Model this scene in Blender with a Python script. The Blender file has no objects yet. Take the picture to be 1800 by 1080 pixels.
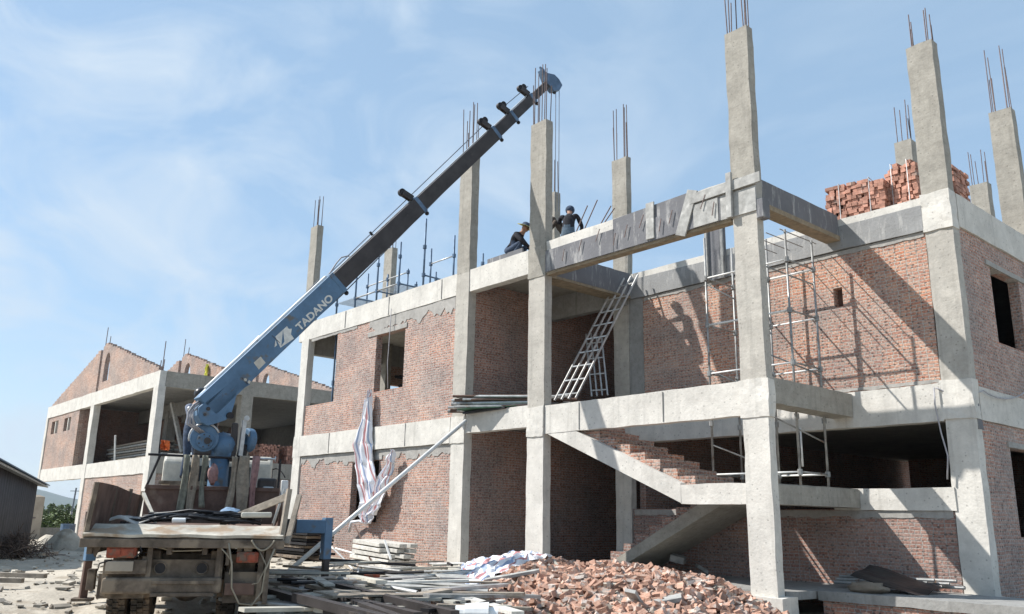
import bpy, bmesh, math, random
from mathutils import Vector, Matrix, noise
R = math.radians
sc = bpy.context.scene
col = sc.collection
rnd = random.Random(7)

# ------------------------------------------------------------------ camera
CF, CP, CR, CY, CH = 1485.27, 14.105, 1.062, 40.844, 1.1
_y, _p, _r = R(CY), R(CP), R(CR)
FW = Vector((-math.cos(_y)*math.cos(_p), math.sin(_y)*math.cos(_p), math.sin(_p)))
_rt = FW.cross(Vector((0, 0, 1))).normalized(); _up = _rt.cross(FW)
RT = math.cos(_r)*_rt + math.sin(_r)*_up
UP = math.cos(_r)*_up - math.sin(_r)*_rt
cam_d = bpy.data.cameras.new('camera'); cam = bpy.data.objects.new('camera', cam_d); col.objects.link(cam)
m3 = Matrix((RT, UP, -FW)).transposed()
cam.matrix_world = Matrix.Translation((0, 0, CH)) @ m3.to_4x4()
cam_d.sensor_width = 36; cam_d.lens = CF/1800*36; cam_d.clip_end = 20000; cam_d.clip_start = .05
sc.camera = cam

def at(u, v, X=None, Y=None, Z=None, d=None):
    """world point seen at photo pixel (u,v) lying on a given plane / depth (used to measure the place)"""
    k = FW + RT*((u-900)/CF) - UP*((v-540)/CF)
    t = X/k.x if X is not None else Y/k.y if Y is not None else (Z-CH)/k.z if Z is not None else d
    return Vector((0, 0, CH)) + k*t

# ------------------------------------------------------------------ sky, sun, exposure
sc.view_settings.view_transform = 'Standard'; sc.view_settings.look = 'None'
sc.view_settings.exposure = 0.93; sc.view_settings.gamma = 1
SUN = Vector((-1.10, -1, 1.48)).normalized()          # towards the sun
elev = math.asin(SUN.z); azim = math.atan2(SUN.x, SUN.y)
w = bpy.data.worlds.new('World'); sc.world = w; w.use_nodes = True
nt = w.node_tree; N = nt.nodes; L = nt.links; N.clear()
def nd(t, **k):
    n = N.new(t)
    for a, b in k.items(): setattr(n, a, b)
    return n
sky = nd('ShaderNodeTexSky', sky_type='NISHITA'); sky.sun_disc = False
sky.sun_elevation = elev; sky.sun_rotation = azim % (2*math.pi)
sky.air_density = 1.0; sky.dust_density = .5; sky.ozone_density = 1.1; sky.altitude = 20
tc = nd('ShaderNodeTexCoord')
mp = nd('ShaderNodeMapping'); mp.inputs['Rotation'].default_value = (R(18), R(-12), R(35)); mp.inputs['Scale'].default_value = (1.5, 4.2, 6.5)
L.new(tc.outputs['Generated'], mp.inputs['Vector'])
nz = nd('ShaderNodeTexNoise'); nz.inputs['Scale'].default_value = 1.35; nz.inputs['Detail'].default_value = 7; nz.inputs['Roughness'].default_value = .56; nz.inputs['Distortion'].default_value = 1.1
L.new(mp.outputs[0], nz.inputs['Vector'])
cr = nd('ShaderNodeValToRGB'); cr.color_ramp.elements[0].position = .40; cr.color_ramp.elements[0].color = (0, 0, 0, 1)
cr.color_ramp.elements[1].position = .72; cr.color_ramp.elements[1].color = (.8, .8, .8, 1)
L.new(nz.outputs['Fac'], cr.inputs['Fac'])
sepg = nd('ShaderNodeSeparateXYZ'); L.new(tc.outputs['Generated'], sepg.inputs[0])
# the cloud veil is denser towards the left of the view and low down
hz = nd('ShaderNodeMapRange'); hz.inputs[1].default_value = .0; hz.inputs[2].default_value = .22; hz.inputs[3].default_value = .36; hz.inputs[4].default_value = 0
L.new(sepg.outputs['Z'], hz.inputs[0])
lf = nd('ShaderNodeMapRange'); lf.inputs[1].default_value = .45; lf.inputs[2].default_value = .98; lf.inputs[3].default_value = .28; lf.inputs[4].default_value = 1.25
ngx = nd('ShaderNodeMath', operation='MULTIPLY'); ngx.inputs[1].default_value = -1; L.new(sepg.outputs['X'], ngx.inputs[0]); L.new(ngx.outputs[0], lf.inputs[0])
mul = nd('ShaderNodeMath', operation='MULTIPLY'); L.new(cr.outputs[0], mul.inputs[0]); L.new(lf.outputs[0], mul.inputs[1])
mx0 = nd('ShaderNodeMath', operation='MAXIMUM'); L.new(mul.outputs[0], mx0.inputs[0]); L.new(hz.outputs[0], mx0.inputs[1])
veil = nd('ShaderNodeMath', operation='ADD'); veil.use_clamp = True; veil.inputs[1].default_value = .05; L.new(mx0.outputs[0], veil.inputs[0])
mixs = nd('ShaderNodeMix', data_type='RGBA'); L.new(veil.outputs[0], mixs.inputs[0])
tint = nd('ShaderNodeMix', data_type='RGBA'); tint.inputs[0].default_value = .68
L.new(sky.outputs[0], tint.inputs[6]); tint.inputs[7].default_value = (1.58, 2.38, 3.22, 1)      # thin even veil of high haze
L.new(tint.outputs[2], mixs.inputs[6]); mixs.inputs[7].default_value = (2.95, 3.5, 4.1, 1)
bg = nd('ShaderNodeBackground'); bg.inputs['Strength'].default_value = .122
L.new(mixs.outputs[2], bg.inputs[0]); ow = nd('ShaderNodeOutputWorld'); L.new(bg.outputs[0], ow.inputs[0])
sl = bpy.data.lights.new('sun', 'SUN'); sl.energy = 3.75; sl.angle = R(.53); sl.color = (1, .965, .92)
so = bpy.data.objects.new('sun', sl); col.objects.link(so); so.rotation_euler = SUN.to_track_quat('Z', 'Y').to_euler(); so.location = (-20, -20, 40)

# ------------------------------------------------------------------ materials
def mat(name, c, rough=.8, metal=0., n1=(3, .25), n2=None, bump=.0, bscale=30, c2=None, obj_var=0, spec=.3):
    """noise-varied base colour; n1=(scale, amount)"""
    m = bpy.data.materials.new(name); m.use_nodes = True; t = m.node_tree; n = t.nodes; l = t.links
    b = n['Principled BSDF']; b.inputs['Roughness'].default_value = rough; b.inputs['Metallic'].default_value = metal
    b.inputs['Specular IOR Level'].default_value = spec
    g = n.new('ShaderNodeNewGeometry'); tex = n.new('ShaderNodeTexNoise'); tex.inputs['Scale'].default_value = n1[0]; tex.inputs['Detail'].default_value = 8; tex.inputs['Roughness'].default_value = .65
    l.new(g.outputs['Position'], tex.inputs['Vector'])
    r = n.new('ShaderNodeValToRGB'); e = r.color_ramp.elements
    e[0].position = .32; e[1].position = .68
    k = n1[1]; c2 = c2 or tuple(min(1, x*(1+k)) for x in c)
    e[0].color = (*[x*(1-k) for x in c], 1); e[1].color = (*c2, 1)
    l.new(tex.outputs['Fac'], r.inputs[0]); last = r.outputs[0]
    if n2:
        tx = n.new('ShaderNodeTexNoise'); tx.inputs['Scale'].default_value = n2[0]; tx.inputs['Detail'].default_value = 6
        l.new(g.outputs['Position'], tx.inputs['Vector']); rr = n.new('ShaderNodeValToRGB'); rr.color_ramp.elements[0].position = n2[1]; rr.color_ramp.elements[1].position = n2[1]+.1
        l.new(tx.outputs['Fac'], rr.inputs[0]); mm = n.new('ShaderNodeMix'); mm.data_type = 'RGBA'
        l.new(rr.outputs[0], mm.inputs[0]); l.new(last, mm.inputs[6]); mm.inputs[7].default_value = (*n2[2], 1); last = mm.outputs[2]
    if obj_var:
        hs = n.new('ShaderNodeHueSaturation'); oi = n.new('ShaderNodeObjectInfo')
        ad = n.new('ShaderNodeMath'); ad.operation = 'ADD'; l.new(oi.outputs['Random'], ad.inputs[0]); l.new(g.outputs['Random Per Island'], ad.inputs[1])
        fr = n.new('ShaderNodeMath'); fr.operation = 'FRACT'; l.new(ad.outputs[0], fr.inputs[0])
        mr = n.new('ShaderNodeMapRange'); mr.inputs[3].default_value = 1-obj_var; mr.inputs[4].default_value = 1+obj_var
        l.new(fr.outputs[0], mr.inputs[0]); l.new(mr.outputs[0], hs.inputs['Value']); l.new(last, hs.inputs['Color']); last = hs.outputs[0]
    l.new(last, b.inputs['Base Color'])
    if bump:
        t2 = n.new('ShaderNodeTexNoise'); t2.inputs['Scale'].default_value = bscale; t2.inputs['Detail'].default_value = 5
        l.new(g.outputs['Position'], t2.inputs['Vector']); bp_ = n.new('ShaderNodeBump'); bp_.inputs['Strength'].default_value = bump; bp_.inputs['Distance'].default_value = .02
        l.new(t2.outputs['Fac'], bp_.inputs['Height']); l.new(bp_.outputs[0], b.inputs['Normal'])
    return m

def concrete(name, c, streak=.35, pits=.5, board=.0, drip=0, mot=.23):
    m = mat(name, c, .9, 0, (1.7, .13), bump=.35, bscale=22)
    t = m.node_tree; n = t.nodes; l = t.links; b = n['Principled BSDF']; g = [x for x in n if x.type == 'NEW_GEOMETRY'][0]
    last = b.inputs['Base Color'].links[0].from_socket
    # vertical run-off streaks
    mp = n.new('ShaderNodeMapping'); mp.inputs['Scale'].default_value = (9, 9, .55); l.new(g.outputs['Position'], mp.inputs[0])
    s = n.new('ShaderNodeTexNoise'); s.inputs['Scale'].default_value = 1.; s.inputs['Detail'].default_value = 5; l.new(mp.outputs[0], s.inputs['Vector'])
    r = n.new('ShaderNodeValToRGB'); r.color_ramp.elements[0].position = .56; r.color_ramp.elements[1].position = .74
    r.color_ramp.elements[1].color = (streak,)*3+(1,); l.new(s.outputs['Fac'], r.inputs[0])
    mm = n.new('ShaderNodeMix'); mm.data_type = 'RGBA'; l.new(r.outputs[0], mm.inputs[0]); l.new(last, mm.inputs[6]); mm.inputs[7].default_value = (*[x*.55 for x in c], 1); last = mm.outputs[2]
    # bug holes
    v = n.new('ShaderNodeTexVoronoi'); v.inputs['Scale'].default_value = 9; l.new(g.outputs['Position'], v.inputs['Vector'])
    r2 = n.new('ShaderNodeValToRGB'); r2.color_ramp.elements[0].position = .10; r2.color_ramp.elements[0].color = (pits,)*3+(1,); r2.color_ramp.elements[1].position = .17; r2.color_ramp.elements[1].color = (0, 0, 0, 1)
    l.new(v.outputs['Distance'], r2.inputs[0]); m2 = n.new('ShaderNodeMix'); m2.data_type = 'RGBA'; l.new(r2.outputs[0], m2.inputs[0]); l.new(last, m2.inputs[6]); m2.inputs[7].default_value = (*[x*.45 for x in c], 1); last = m2.outputs[2]
    # large damp / cement patches
    pz = n.new('ShaderNodeTexNoise'); pz.inputs['Scale'].default_value = .9; pz.inputs['Detail'].default_value = 7; pz.inputs['Roughness'].default_value = .7; l.new(g.outputs['Position'], pz.inputs['Vector'])
    r3 = n.new('ShaderNodeValToRGB'); r3.color_ramp.elements[0].position = .55; r3.color_ramp.elements[1].position = .72; r3.color_ramp.elements[1].color = (.45, .45, .45, 1); l.new(pz.outputs['Fac'], r3.inputs[0])
    m3_ = n.new('ShaderNodeMix'); m3_.data_type = 'RGBA'; l.new(r3.outputs[0], m3_.inputs[0]); l.new(last, m3_.inputs[6]); m3_.inputs[7].default_value = (*[x*.66 for x in c], 1); last = m3_.outputs[2]
    if board:
        wv = n.new('ShaderNodeTexWave'); wv.bands_direction = 'Z'; wv.inputs['Scale'].default_value = 1.6; wv.inputs['Distortion'].default_value = 2.5; wv.inputs['Detail'].default_value = 2
        l.new(g.outputs['Position'], wv.inputs['Vector']); r4 = n.new('ShaderNodeValToRGB'); r4.color_ramp.elements[0].position = .0; r4.color_ramp.elements[0].color = (board,)*3+(1,); r4.color_ramp.elements[1].position = .12; r4.color_ramp.elements[1].color = (0, 0, 0, 1)
        l.new(wv.outputs['Fac'], r4.inputs[0]); m4 = n.new('ShaderNodeMix'); m4.data_type = 'RGBA'; l.new(r4.outputs[0], m4.inputs[0]); l.new(last, m4.inputs[6]); m4.inputs[7].default_value = (*[x*.6 for x in c], 1); last = m4.outputs[2]
    if drip:          # cement milk run down the boards
        mp2 = n.new('ShaderNodeMapping'); mp2.inputs['Scale'].default_value = (7, 7, 1.3); l.new(g.outputs['Position'], mp2.inputs[0])
        s2_ = n.new('ShaderNodeTexNoise'); s2_.inputs['Scale'].default_value = 1.; s2_.inputs['Detail'].default_value = 9; s2_.inputs['Roughness'].default_value = .7; l.new(mp2.outputs[0], s2_.inputs['Vector'])
        r5 = n.new('ShaderNodeValToRGB'); r5.color_ramp.elements[0].position = .54; r5.color_ramp.elements[1].position = .66; r5.color_ramp.elements[1].color = (drip,)*3+(1,); l.new(s2_.outputs['Fac'], r5.inputs[0])
        m5 = n.new('ShaderNodeMix'); m5.data_type = 'RGBA'; l.new(r5.outputs[0], m5.inputs[0]); l.new(last, m5.inputs[6]); m5.inputs[7].default_value = (.42, .41, .39, 1); last = m5.outputs[2]
    else:             # coarse mottling of cement skin
        s2_ = n.new('ShaderNodeTexNoise'); s2_.inputs['Scale'].default_value = 6; s2_.inputs['Detail'].default_value = 10; s2_.inputs['Roughness'].default_value = .78; l.new(g.outputs['Position'], s2_.inputs['Vector'])
        r5 = n.new('ShaderNodeMapRange'); r5.inputs[1].default_value = .3; r5.inputs[2].default_value = .7; r5.inputs[3].default_value = 1-mot; r5.inputs[4].default_value = 1+mot*.85; l.new(s2_.outputs['Fac'], r5.inputs[0])
        hs = n.new('ShaderNodeHueSaturation'); l.new(r5.outputs[0], hs.inputs['Value']); l.new(last, hs.inputs['Color']); last = hs.outputs[0]
    l.new(last, b.inputs['Base Color'])
    return m

def brick(name, ca, cb, cm, holes=.55, smear=.5, scale=1.):
    m = bpy.data.materials.new(name); m.use_nodes = True; t = m.node_tree; n = t.nodes; l = t.links; b = n['Principled BSDF']; b.inputs['Roughness'].default_value = .92; b.inputs['Specular IOR Level'].default_value = .2
    g = n.new('ShaderNodeNewGeometry'); s = n.new('ShaderNodeSeparateXYZ'); l.new(g.outputs['Position'], s.inputs[0])
    nn = n.new('ShaderNodeSeparateXYZ'); l.new(g.outputs['True Normal'], nn.inputs[0])
    ab = n.new('ShaderNodeMath'); ab.operation = 'ABSOLUTE'; l.new(nn.outputs['X'], ab.inputs[0]); gt = n.new('ShaderNodeMath'); gt.operation = 'GREATER_THAN'; gt.inputs[1].default_value = .6; l.new(ab.outputs[0], gt.inputs[0])
    mxv = n.new('ShaderNodeMix'); l.new(gt.outputs[0], mxv.inputs[0]); l.new(s.outputs['X'], mxv.inputs[2]); l.new(s.outputs['Y'], mxv.inputs[3])
    # wavy courses
    wn = n.new('ShaderNodeTexNoise'); wn.inputs['Scale'].default_value = 2.2; wn.inputs['Detail'].default_value = 2; l.new(g.outputs['Position'], wn.inputs['Vector'])
    wa = n.new('ShaderNodeMath'); wa.operation = 'MULTIPLY_ADD'; wa.inputs[1].default_value = .05; l.new(wn.outputs['Fac'], wa.inputs[0]); l.new(s.outputs['Z'], wa.inputs[2])
    wn2 = n.new('ShaderNodeTexNoise'); wn2.inputs['Scale'].default_value = 6; l.new(g.outputs['Position'], wn2.inputs['Vector']); wb = n.new('ShaderNodeMath'); wb.operation = 'MULTIPLY_ADD'; wb.inputs[1].default_value = .07; l.new(wn2.outputs['Fac'], wb.inputs[0]); l.new(mxv.outputs[0], wb.inputs[2])
    cv = n.new('ShaderNodeCombineXYZ'); l.new(wb.outputs[0], cv.inputs[0]); l.new(wa.outputs[0], cv.inputs[1])
    bt = n.new('ShaderNodeTexBrick'); bt.inputs['Scale'].default_value = scale; bt.inputs['Brick Width'].default_value = .2; bt.inputs['Row Height'].default_value = .063; bt.inputs['Mortar Size'].default_value = .010; bt.inputs['Mortar Smooth'].default_value = .35; bt.inputs['Bias'].default_value = -.1
    bt.offset = .5; bt.squash = .52; bt.squash_frequency = 2
    bt.inputs['Color1'].default_value = (*ca, 1); bt.inputs['Color2'].default_value = (*cb, 1); bt.inputs['Mortar'].default_value = (*cm, 1)
    l.new(cv.outputs[0], bt.inputs['Vector']); last = bt.outputs['Color']
    tn = n.new('ShaderNodeTexNoise'); tn.inputs['Scale'].default_value = .8; tn.inputs['Detail'].default_value = 6; tn.inputs['Roughness'].default_value = .7; l.new(g.outputs['Position'], tn.inputs['Vector'])
    tr_ = n.new('ShaderNodeMapRange'); tr_.inputs[1].default_value = .35; tr_.inputs[2].default_value = .65; tr_.inputs[3].default_value = .72; tr_.inputs[4].default_value = 1.2; l.new(tn.outputs['Fac'], tr_.inputs[0])
    th = n.new('ShaderNodeHueSaturation'); l.new(tr_.outputs[0], th.inputs['Saturation']); l.new(tr_.outputs[0], th.inputs['Value']); l.new(last, th.inputs['Color']); last = th.outputs[0]
    # dark cored brick ends
    mp = n.new('ShaderNodeMapping'); mp.inputs['Scale'].default_value = (1/.1, 1/.063, 1); l.new(cv.outputs[0], mp.inputs[0])
    v = n.new('ShaderNodeTexVoronoi'); v.inputs['Scale'].default_value = 1; v.inputs['Randomness'].default_value = .35; l.new(mp.outputs[0], v.inputs['Vector'])
    vs = n.new('ShaderNodeSeparateColor'); l.new(v.outputs['Color'], vs.inputs[0])
    c1 = n.new('ShaderNodeMath'); c1.operation = 'LESS_THAN'; c1.inputs[1].default_value = .27; l.new(v.outputs['Distance'], c1.inputs[0])
    c2 = n.new('ShaderNodeMath'); c2.operation = 'LESS_THAN'; c2.inputs[1].default_value = holes; l.new(vs.outputs[0], c2.inputs[0])
    c3 = n.new('ShaderNodeMath'); c3.operation = 'MULTIPLY'; l.new(c1.outputs[0], c3.inputs[0]); l.new(c2.outputs[0], c3.inputs[1])
    c4 = n.new('ShaderNodeMath'); c4.operation = 'MULTIPLY'; c4.inputs[1].default_value = .6; l.new(c3.outputs[0], c4.inputs[0])
    m1 = n.new('ShaderNodeMix'); m1.data_type = 'RGBA'; l.new(c4.outputs[0], m1.inputs[0]); l.new(last, m1.inputs[6]); m1.inputs[7].default_value = (.05, .035, .03, 1); last = m1.outputs[2]
    # mortar smears
    z = n.new('ShaderNodeTexNoise'); z.inputs['Scale'].default_value = 7; z.inputs['Detail'].default_value = 9; z.inputs['Roughness'].default_value = .75; l.new(g.outputs['Position'], z.inputs['Vector'])
    z2 = n.new('ShaderNodeTexNoise'); z2.inputs['Scale'].default_value = .55; z2.inputs['Detail'].default_value = 4; l.new(g.outputs['Position'], z2.inputs['Vector'])
    za = n.new('ShaderNodeMath'); za.operation = 'ADD'; l.new(z.outputs['Fac'], za.inputs[0]); l.new(z2.outputs['Fac'], za.inputs[1])
    zr = n.new('ShaderNodeValToRGB'); zr.color_ramp.elements[0].position = .5; zr.color_ramp.elements[1].position = .72; zr.color_ramp.elements[1].color = (smear,)*3+(1,)
    zh = n.new('ShaderNodeMath'); zh.operation = 'MULTIPLY'; zh.inputs[1].default_value = .5; l.new(za.outputs[0], zh.inputs[0]); l.new(zh.outputs[0], zr.inputs[0])
    m2 = n.new('ShaderNodeMix'); m2.data_type = 'RGBA'; l.new(zr.outputs[0], m2.inputs[0]); l.new(last, m2.inputs[6]); m2.inputs[7].default_value = (*cm, 1); last = m2.outputs[2]
    # fine brightness grain
    q = n.new('ShaderNodeTexNoise'); q.inputs['Scale'].default_value = 26; q.inputs['Detail'].default_value = 4; l.new(g.outputs['Position'], q.inputs['Vector'])
    qr = n.new('ShaderNodeMapRange'); qr.inputs[1].default_value = .3; qr.inputs[2].default_value = .7; qr.inputs[3].default_value = .68; qr.inputs[4].default_value = 1.28; l.new(q.outputs['Fac'], qr.inputs[0])
    hv = n.new('ShaderNodeHueSaturation'); l.new(qr.outputs[0], hv.inputs['Value']); l.new(last, hv.inputs['Color']); l.new(hv.outputs[0], b.inputs['Base Color'])
    hh = n.new('ShaderNodeMath'); hh.operation = 'SUBTRACT'; l.new(q.outputs['Fac'], hh.inputs[0]); l.new(bt.outputs['Fac'], hh.inputs[1])
    h2 = n.new('ShaderNodeMath'); h2.operation = 'SUBTRACT'; l.new(hh.outputs[0], h2.inputs[0]); l.new(c3.outputs[0], h2.inputs[1])
    bp_ = n.new('ShaderNodeBump'); bp_.inputs['Strength'].default_value = .75; bp_.inputs['Distance'].default_value = .02; l.new(h2.outputs[0], bp_.inputs['Height']); l.new(bp_.outputs[0], b.inputs['Normal'])
    return m

def striped(name):
    m = bpy.data.materials.new(name); m.use_nodes = True; t = m.node_tree; n = t.nodes; l = t.links; b = n['Principled BSDF']; b.inputs['Roughness'].default_value = .55
    uv = n.new('ShaderNodeUVMap'); s = n.new('ShaderNodeSeparateXYZ'); l.new(uv.outputs[0], s.inputs[0])
    f = n.new('ShaderNodeMath'); f.operation = 'MULTIPLY'; f.inputs[1].default_value = 4.2; l.new(s.outputs[0], f.inputs[0])
    fr = n.new('ShaderNodeMath'); fr.operation = 'FRACT'; l.new(f.outputs[0], fr.inputs[0])
    r = n.new('ShaderNodeValToRGB'); r.color_ramp.interpolation = 'CONSTANT'; e = r.color_ramp.elements
    e[0].position = 0; e[0].color = (.74, .74, .76, 1); e[1].position = .3; e[1].color = (.52, .24, .24, 1)
    for p, c in ((.46, (.74, .74, .76, 1)), (.66, (.30, .37, .52, 1)), (.8, (.74, .74, .76, 1))):
        q = e.new(p); q.color = c
    l.new(fr.outputs[0], r.inputs[0]); l.new(r.outputs[0], b.inputs['Base Color'])
    return m

M = dict(
    conc=concrete('concrete_pale', (.56, .535, .485), .35, .6, mot=.12),
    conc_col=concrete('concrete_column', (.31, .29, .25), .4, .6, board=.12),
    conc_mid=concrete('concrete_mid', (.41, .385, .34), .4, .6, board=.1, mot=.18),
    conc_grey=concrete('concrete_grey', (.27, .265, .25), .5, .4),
    mortar=concrete('mortar_smear', (.33, .315, .29), .2, .3),
    conc_drip=concrete('concrete_splashed', (.26, .26, .255), .2, .3, drip=.85),
    form=concrete('formwork_film', (.15, .15, .158), .0, .0, drip=.8),
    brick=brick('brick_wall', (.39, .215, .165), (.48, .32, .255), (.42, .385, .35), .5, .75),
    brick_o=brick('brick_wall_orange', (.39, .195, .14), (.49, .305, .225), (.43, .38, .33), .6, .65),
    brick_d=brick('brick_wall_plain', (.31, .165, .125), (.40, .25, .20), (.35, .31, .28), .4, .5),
    brick_far=brick('brick_wall_far', (.35, .205, .155), (.48, .33, .26), (.43, .39, .35), .3, .55),
    cut=mat('brick_cut', (.42, .25, .18), .9, 0, (9, .25), bump=.6, bscale=60, obj_var=.38, n2=(6, .52, (.46, .40, .35))),
    cut_s=mat('brick_stacked', (.42, .22, .16), .9, 0, (9, .3), bump=.4, bscale=60, obj_var=.35, n2=(4, .6, (.40, .30, .25))),
    rebar=mat('rebar', (.16, .12, .11), .7, .5, (40, .4)),
    galv=mat('galvanised', (.48, .48, .47), .45, .55, (6, .25)),
    scaf=mat('scaffold_pipe', (.30, .30, .29), .5, .5, (5, .35), n2=(7, .6, (.20, .13, .09))),
    scaf_d=mat('scaffold_blue', (.10, .15, .22), .55, .4, (5, .35)),
    white=mat('white_steel', (.72, .72, .70), .5, .1, (8, .12), n2=(12, .66, (.35, .28, .22))),
    blue=mat('crane_blue', (.092, .168, .262), .5, .1, (3, .2), n2=(5, .6, (.13, .125, .115)), spec=.35, bump=.15, bscale=40),
    dark=mat('boom_dark', (.055, .048, .046), .5, .3, (2.5, .3), n2=(6, .66, (.10, .085, .075))),
    grease=mat('grease_black', (.022, .02, .021), .5, .3, (6, .4)),
    rubber=mat('rubber', (.06, .05, .04), .9, 0, (5, .3), n2=(5, .47, (.22, .16, .11))),
    mud=mat('mud_steel', (.125, .098, .075), .9, .1, (4, .5), n2=(3.5, .5, (.24, .19, .14)), bump=.3, bscale=35),
    lamp=mat('lamp_red', (.26, .06, .03), .5, 0, (14, .3), n2=(9, .5, (.13, .085, .06))),
    rust=mat('rusty_panel', (.12, .075, .058), .8, .2, (3, .45), n2=(2.4, .58, (.19, .14, .11))),
    wood=mat('weathered_wood', (.27, .23, .185), .85, 0, (7, .3), bump=.3, obj_var=.3),
    woodd=mat('formwork_timber', (.25, .20, .135), .85, 0, (7, .3)),
    woodg=mat('cement_board', (.34, .335, .315), .85, 0, (6, .3), n2=(5, .6, (.50, .49, .46))),
    ply=mat('cement_plywood', (.42, .40, .345), .85, 0, (4, .22), obj_var=.2),
    timberw=mat('limewashed_timber', (.52, .50, .455), .85, 0, (8, .25), bump=.3, obj_var=.15),
    sand=None,
    sling=mat('webbing', (.25, .21, .16), .9, 0, (14, .3)),
    slingg=mat('webbing_green', (.19, .19, .15), .9, 0, (14, .3)),
    slingp=mat('pouch_pink', (.27, .16, .15), .9, 0, (14, .3)),
    rope=mat('steel_rope', (.12, .13, .15), .5, .5, (30, .2)),
    hose=mat('hose_grey', (.36, .35, .36), .6, 0, (9, .2)),
    cable=mat('cable_black', (.018, .018, .02), .4, 0, (9, .3)),
    cordt=mat('cord_tan', (.28, .24, .18), .7, 0, (9, .2)),
    cream=mat('plate_cream', (.52, .49, .42), .6, 0, (9, .15)),
    letter=mat('letter_white', (.62, .62, .58), .6, 0, (14, .18)),
    tarp=striped('striped_tarp'),
    tin=mat('shed_tin', (.075, .068, .068), .6, .3, (3, .25)),
    plaster=mat('plaster_tan', (.36, .31, .25), .9, 0, (2, .2)),
    orange=mat('orange_cloth', (.62, .13, .03), .8, 0, (9, .2)),
    yellow=mat('yellow_cloth', (.62, .58, .08), .8, 0, (9, .2)),
    glass=mat('dark_glass', (.03, .035, .04), .15, 0, (2, .2)),
    leaf=mat('leaf', (.075, .11, .035), .7, 0, (1.5, .5), obj_var=.3),
    bark=mat('bark', (.09, .075, .06), .9, 0, (6, .3)),
    twig=mat('twig', (.14, .105, .085), .9, 0, (6, .4), obj_var=.3),
    hill=mat('hill_scrub', (.05, .075, .05), 1, 0, (.01, .3)),
    skin=mat('skin', (.32, .18, .12), .6, 0, (9, .1)),
    cl_black=mat('cloth_black', (.022, .022, .027), .9, 0, (16, .4)),
    cl_navy=mat('cloth_navy', (.05, .07, .11), .9, 0, (16, .4)),
    cl_brown=mat('cloth_brown', (.09, .07, .055), .9, 0, (16, .4)),
    cl_grey=mat('cloth_grey', (.15, .17, .22), .9, 0, (16, .3)),
    cl_jean=mat('cloth_jeans', (.09, .13, .17), .9, 0, (16, .4)),
    cl_band=mat('cloth_band', (.30, .29, .30), .8, 0, (16, .2)),
    straw=mat('straw_hat', (.33, .32, .14), .9, 0, (16, .2)),
    helm=mat('helmet_dark', (.03, .03, .032), .35, 0, (8, .2)),
    green=mat('green_net', (.04, .10, .06), .8, 0, (12, .4)),
    sack=mat('cement_sack', (.25, .20, .15), .9, 0, (9, .2)),
    bluebag=mat('blue_bag', (.16, .24, .34), .7, 0, (9, .3)),
)

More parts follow.
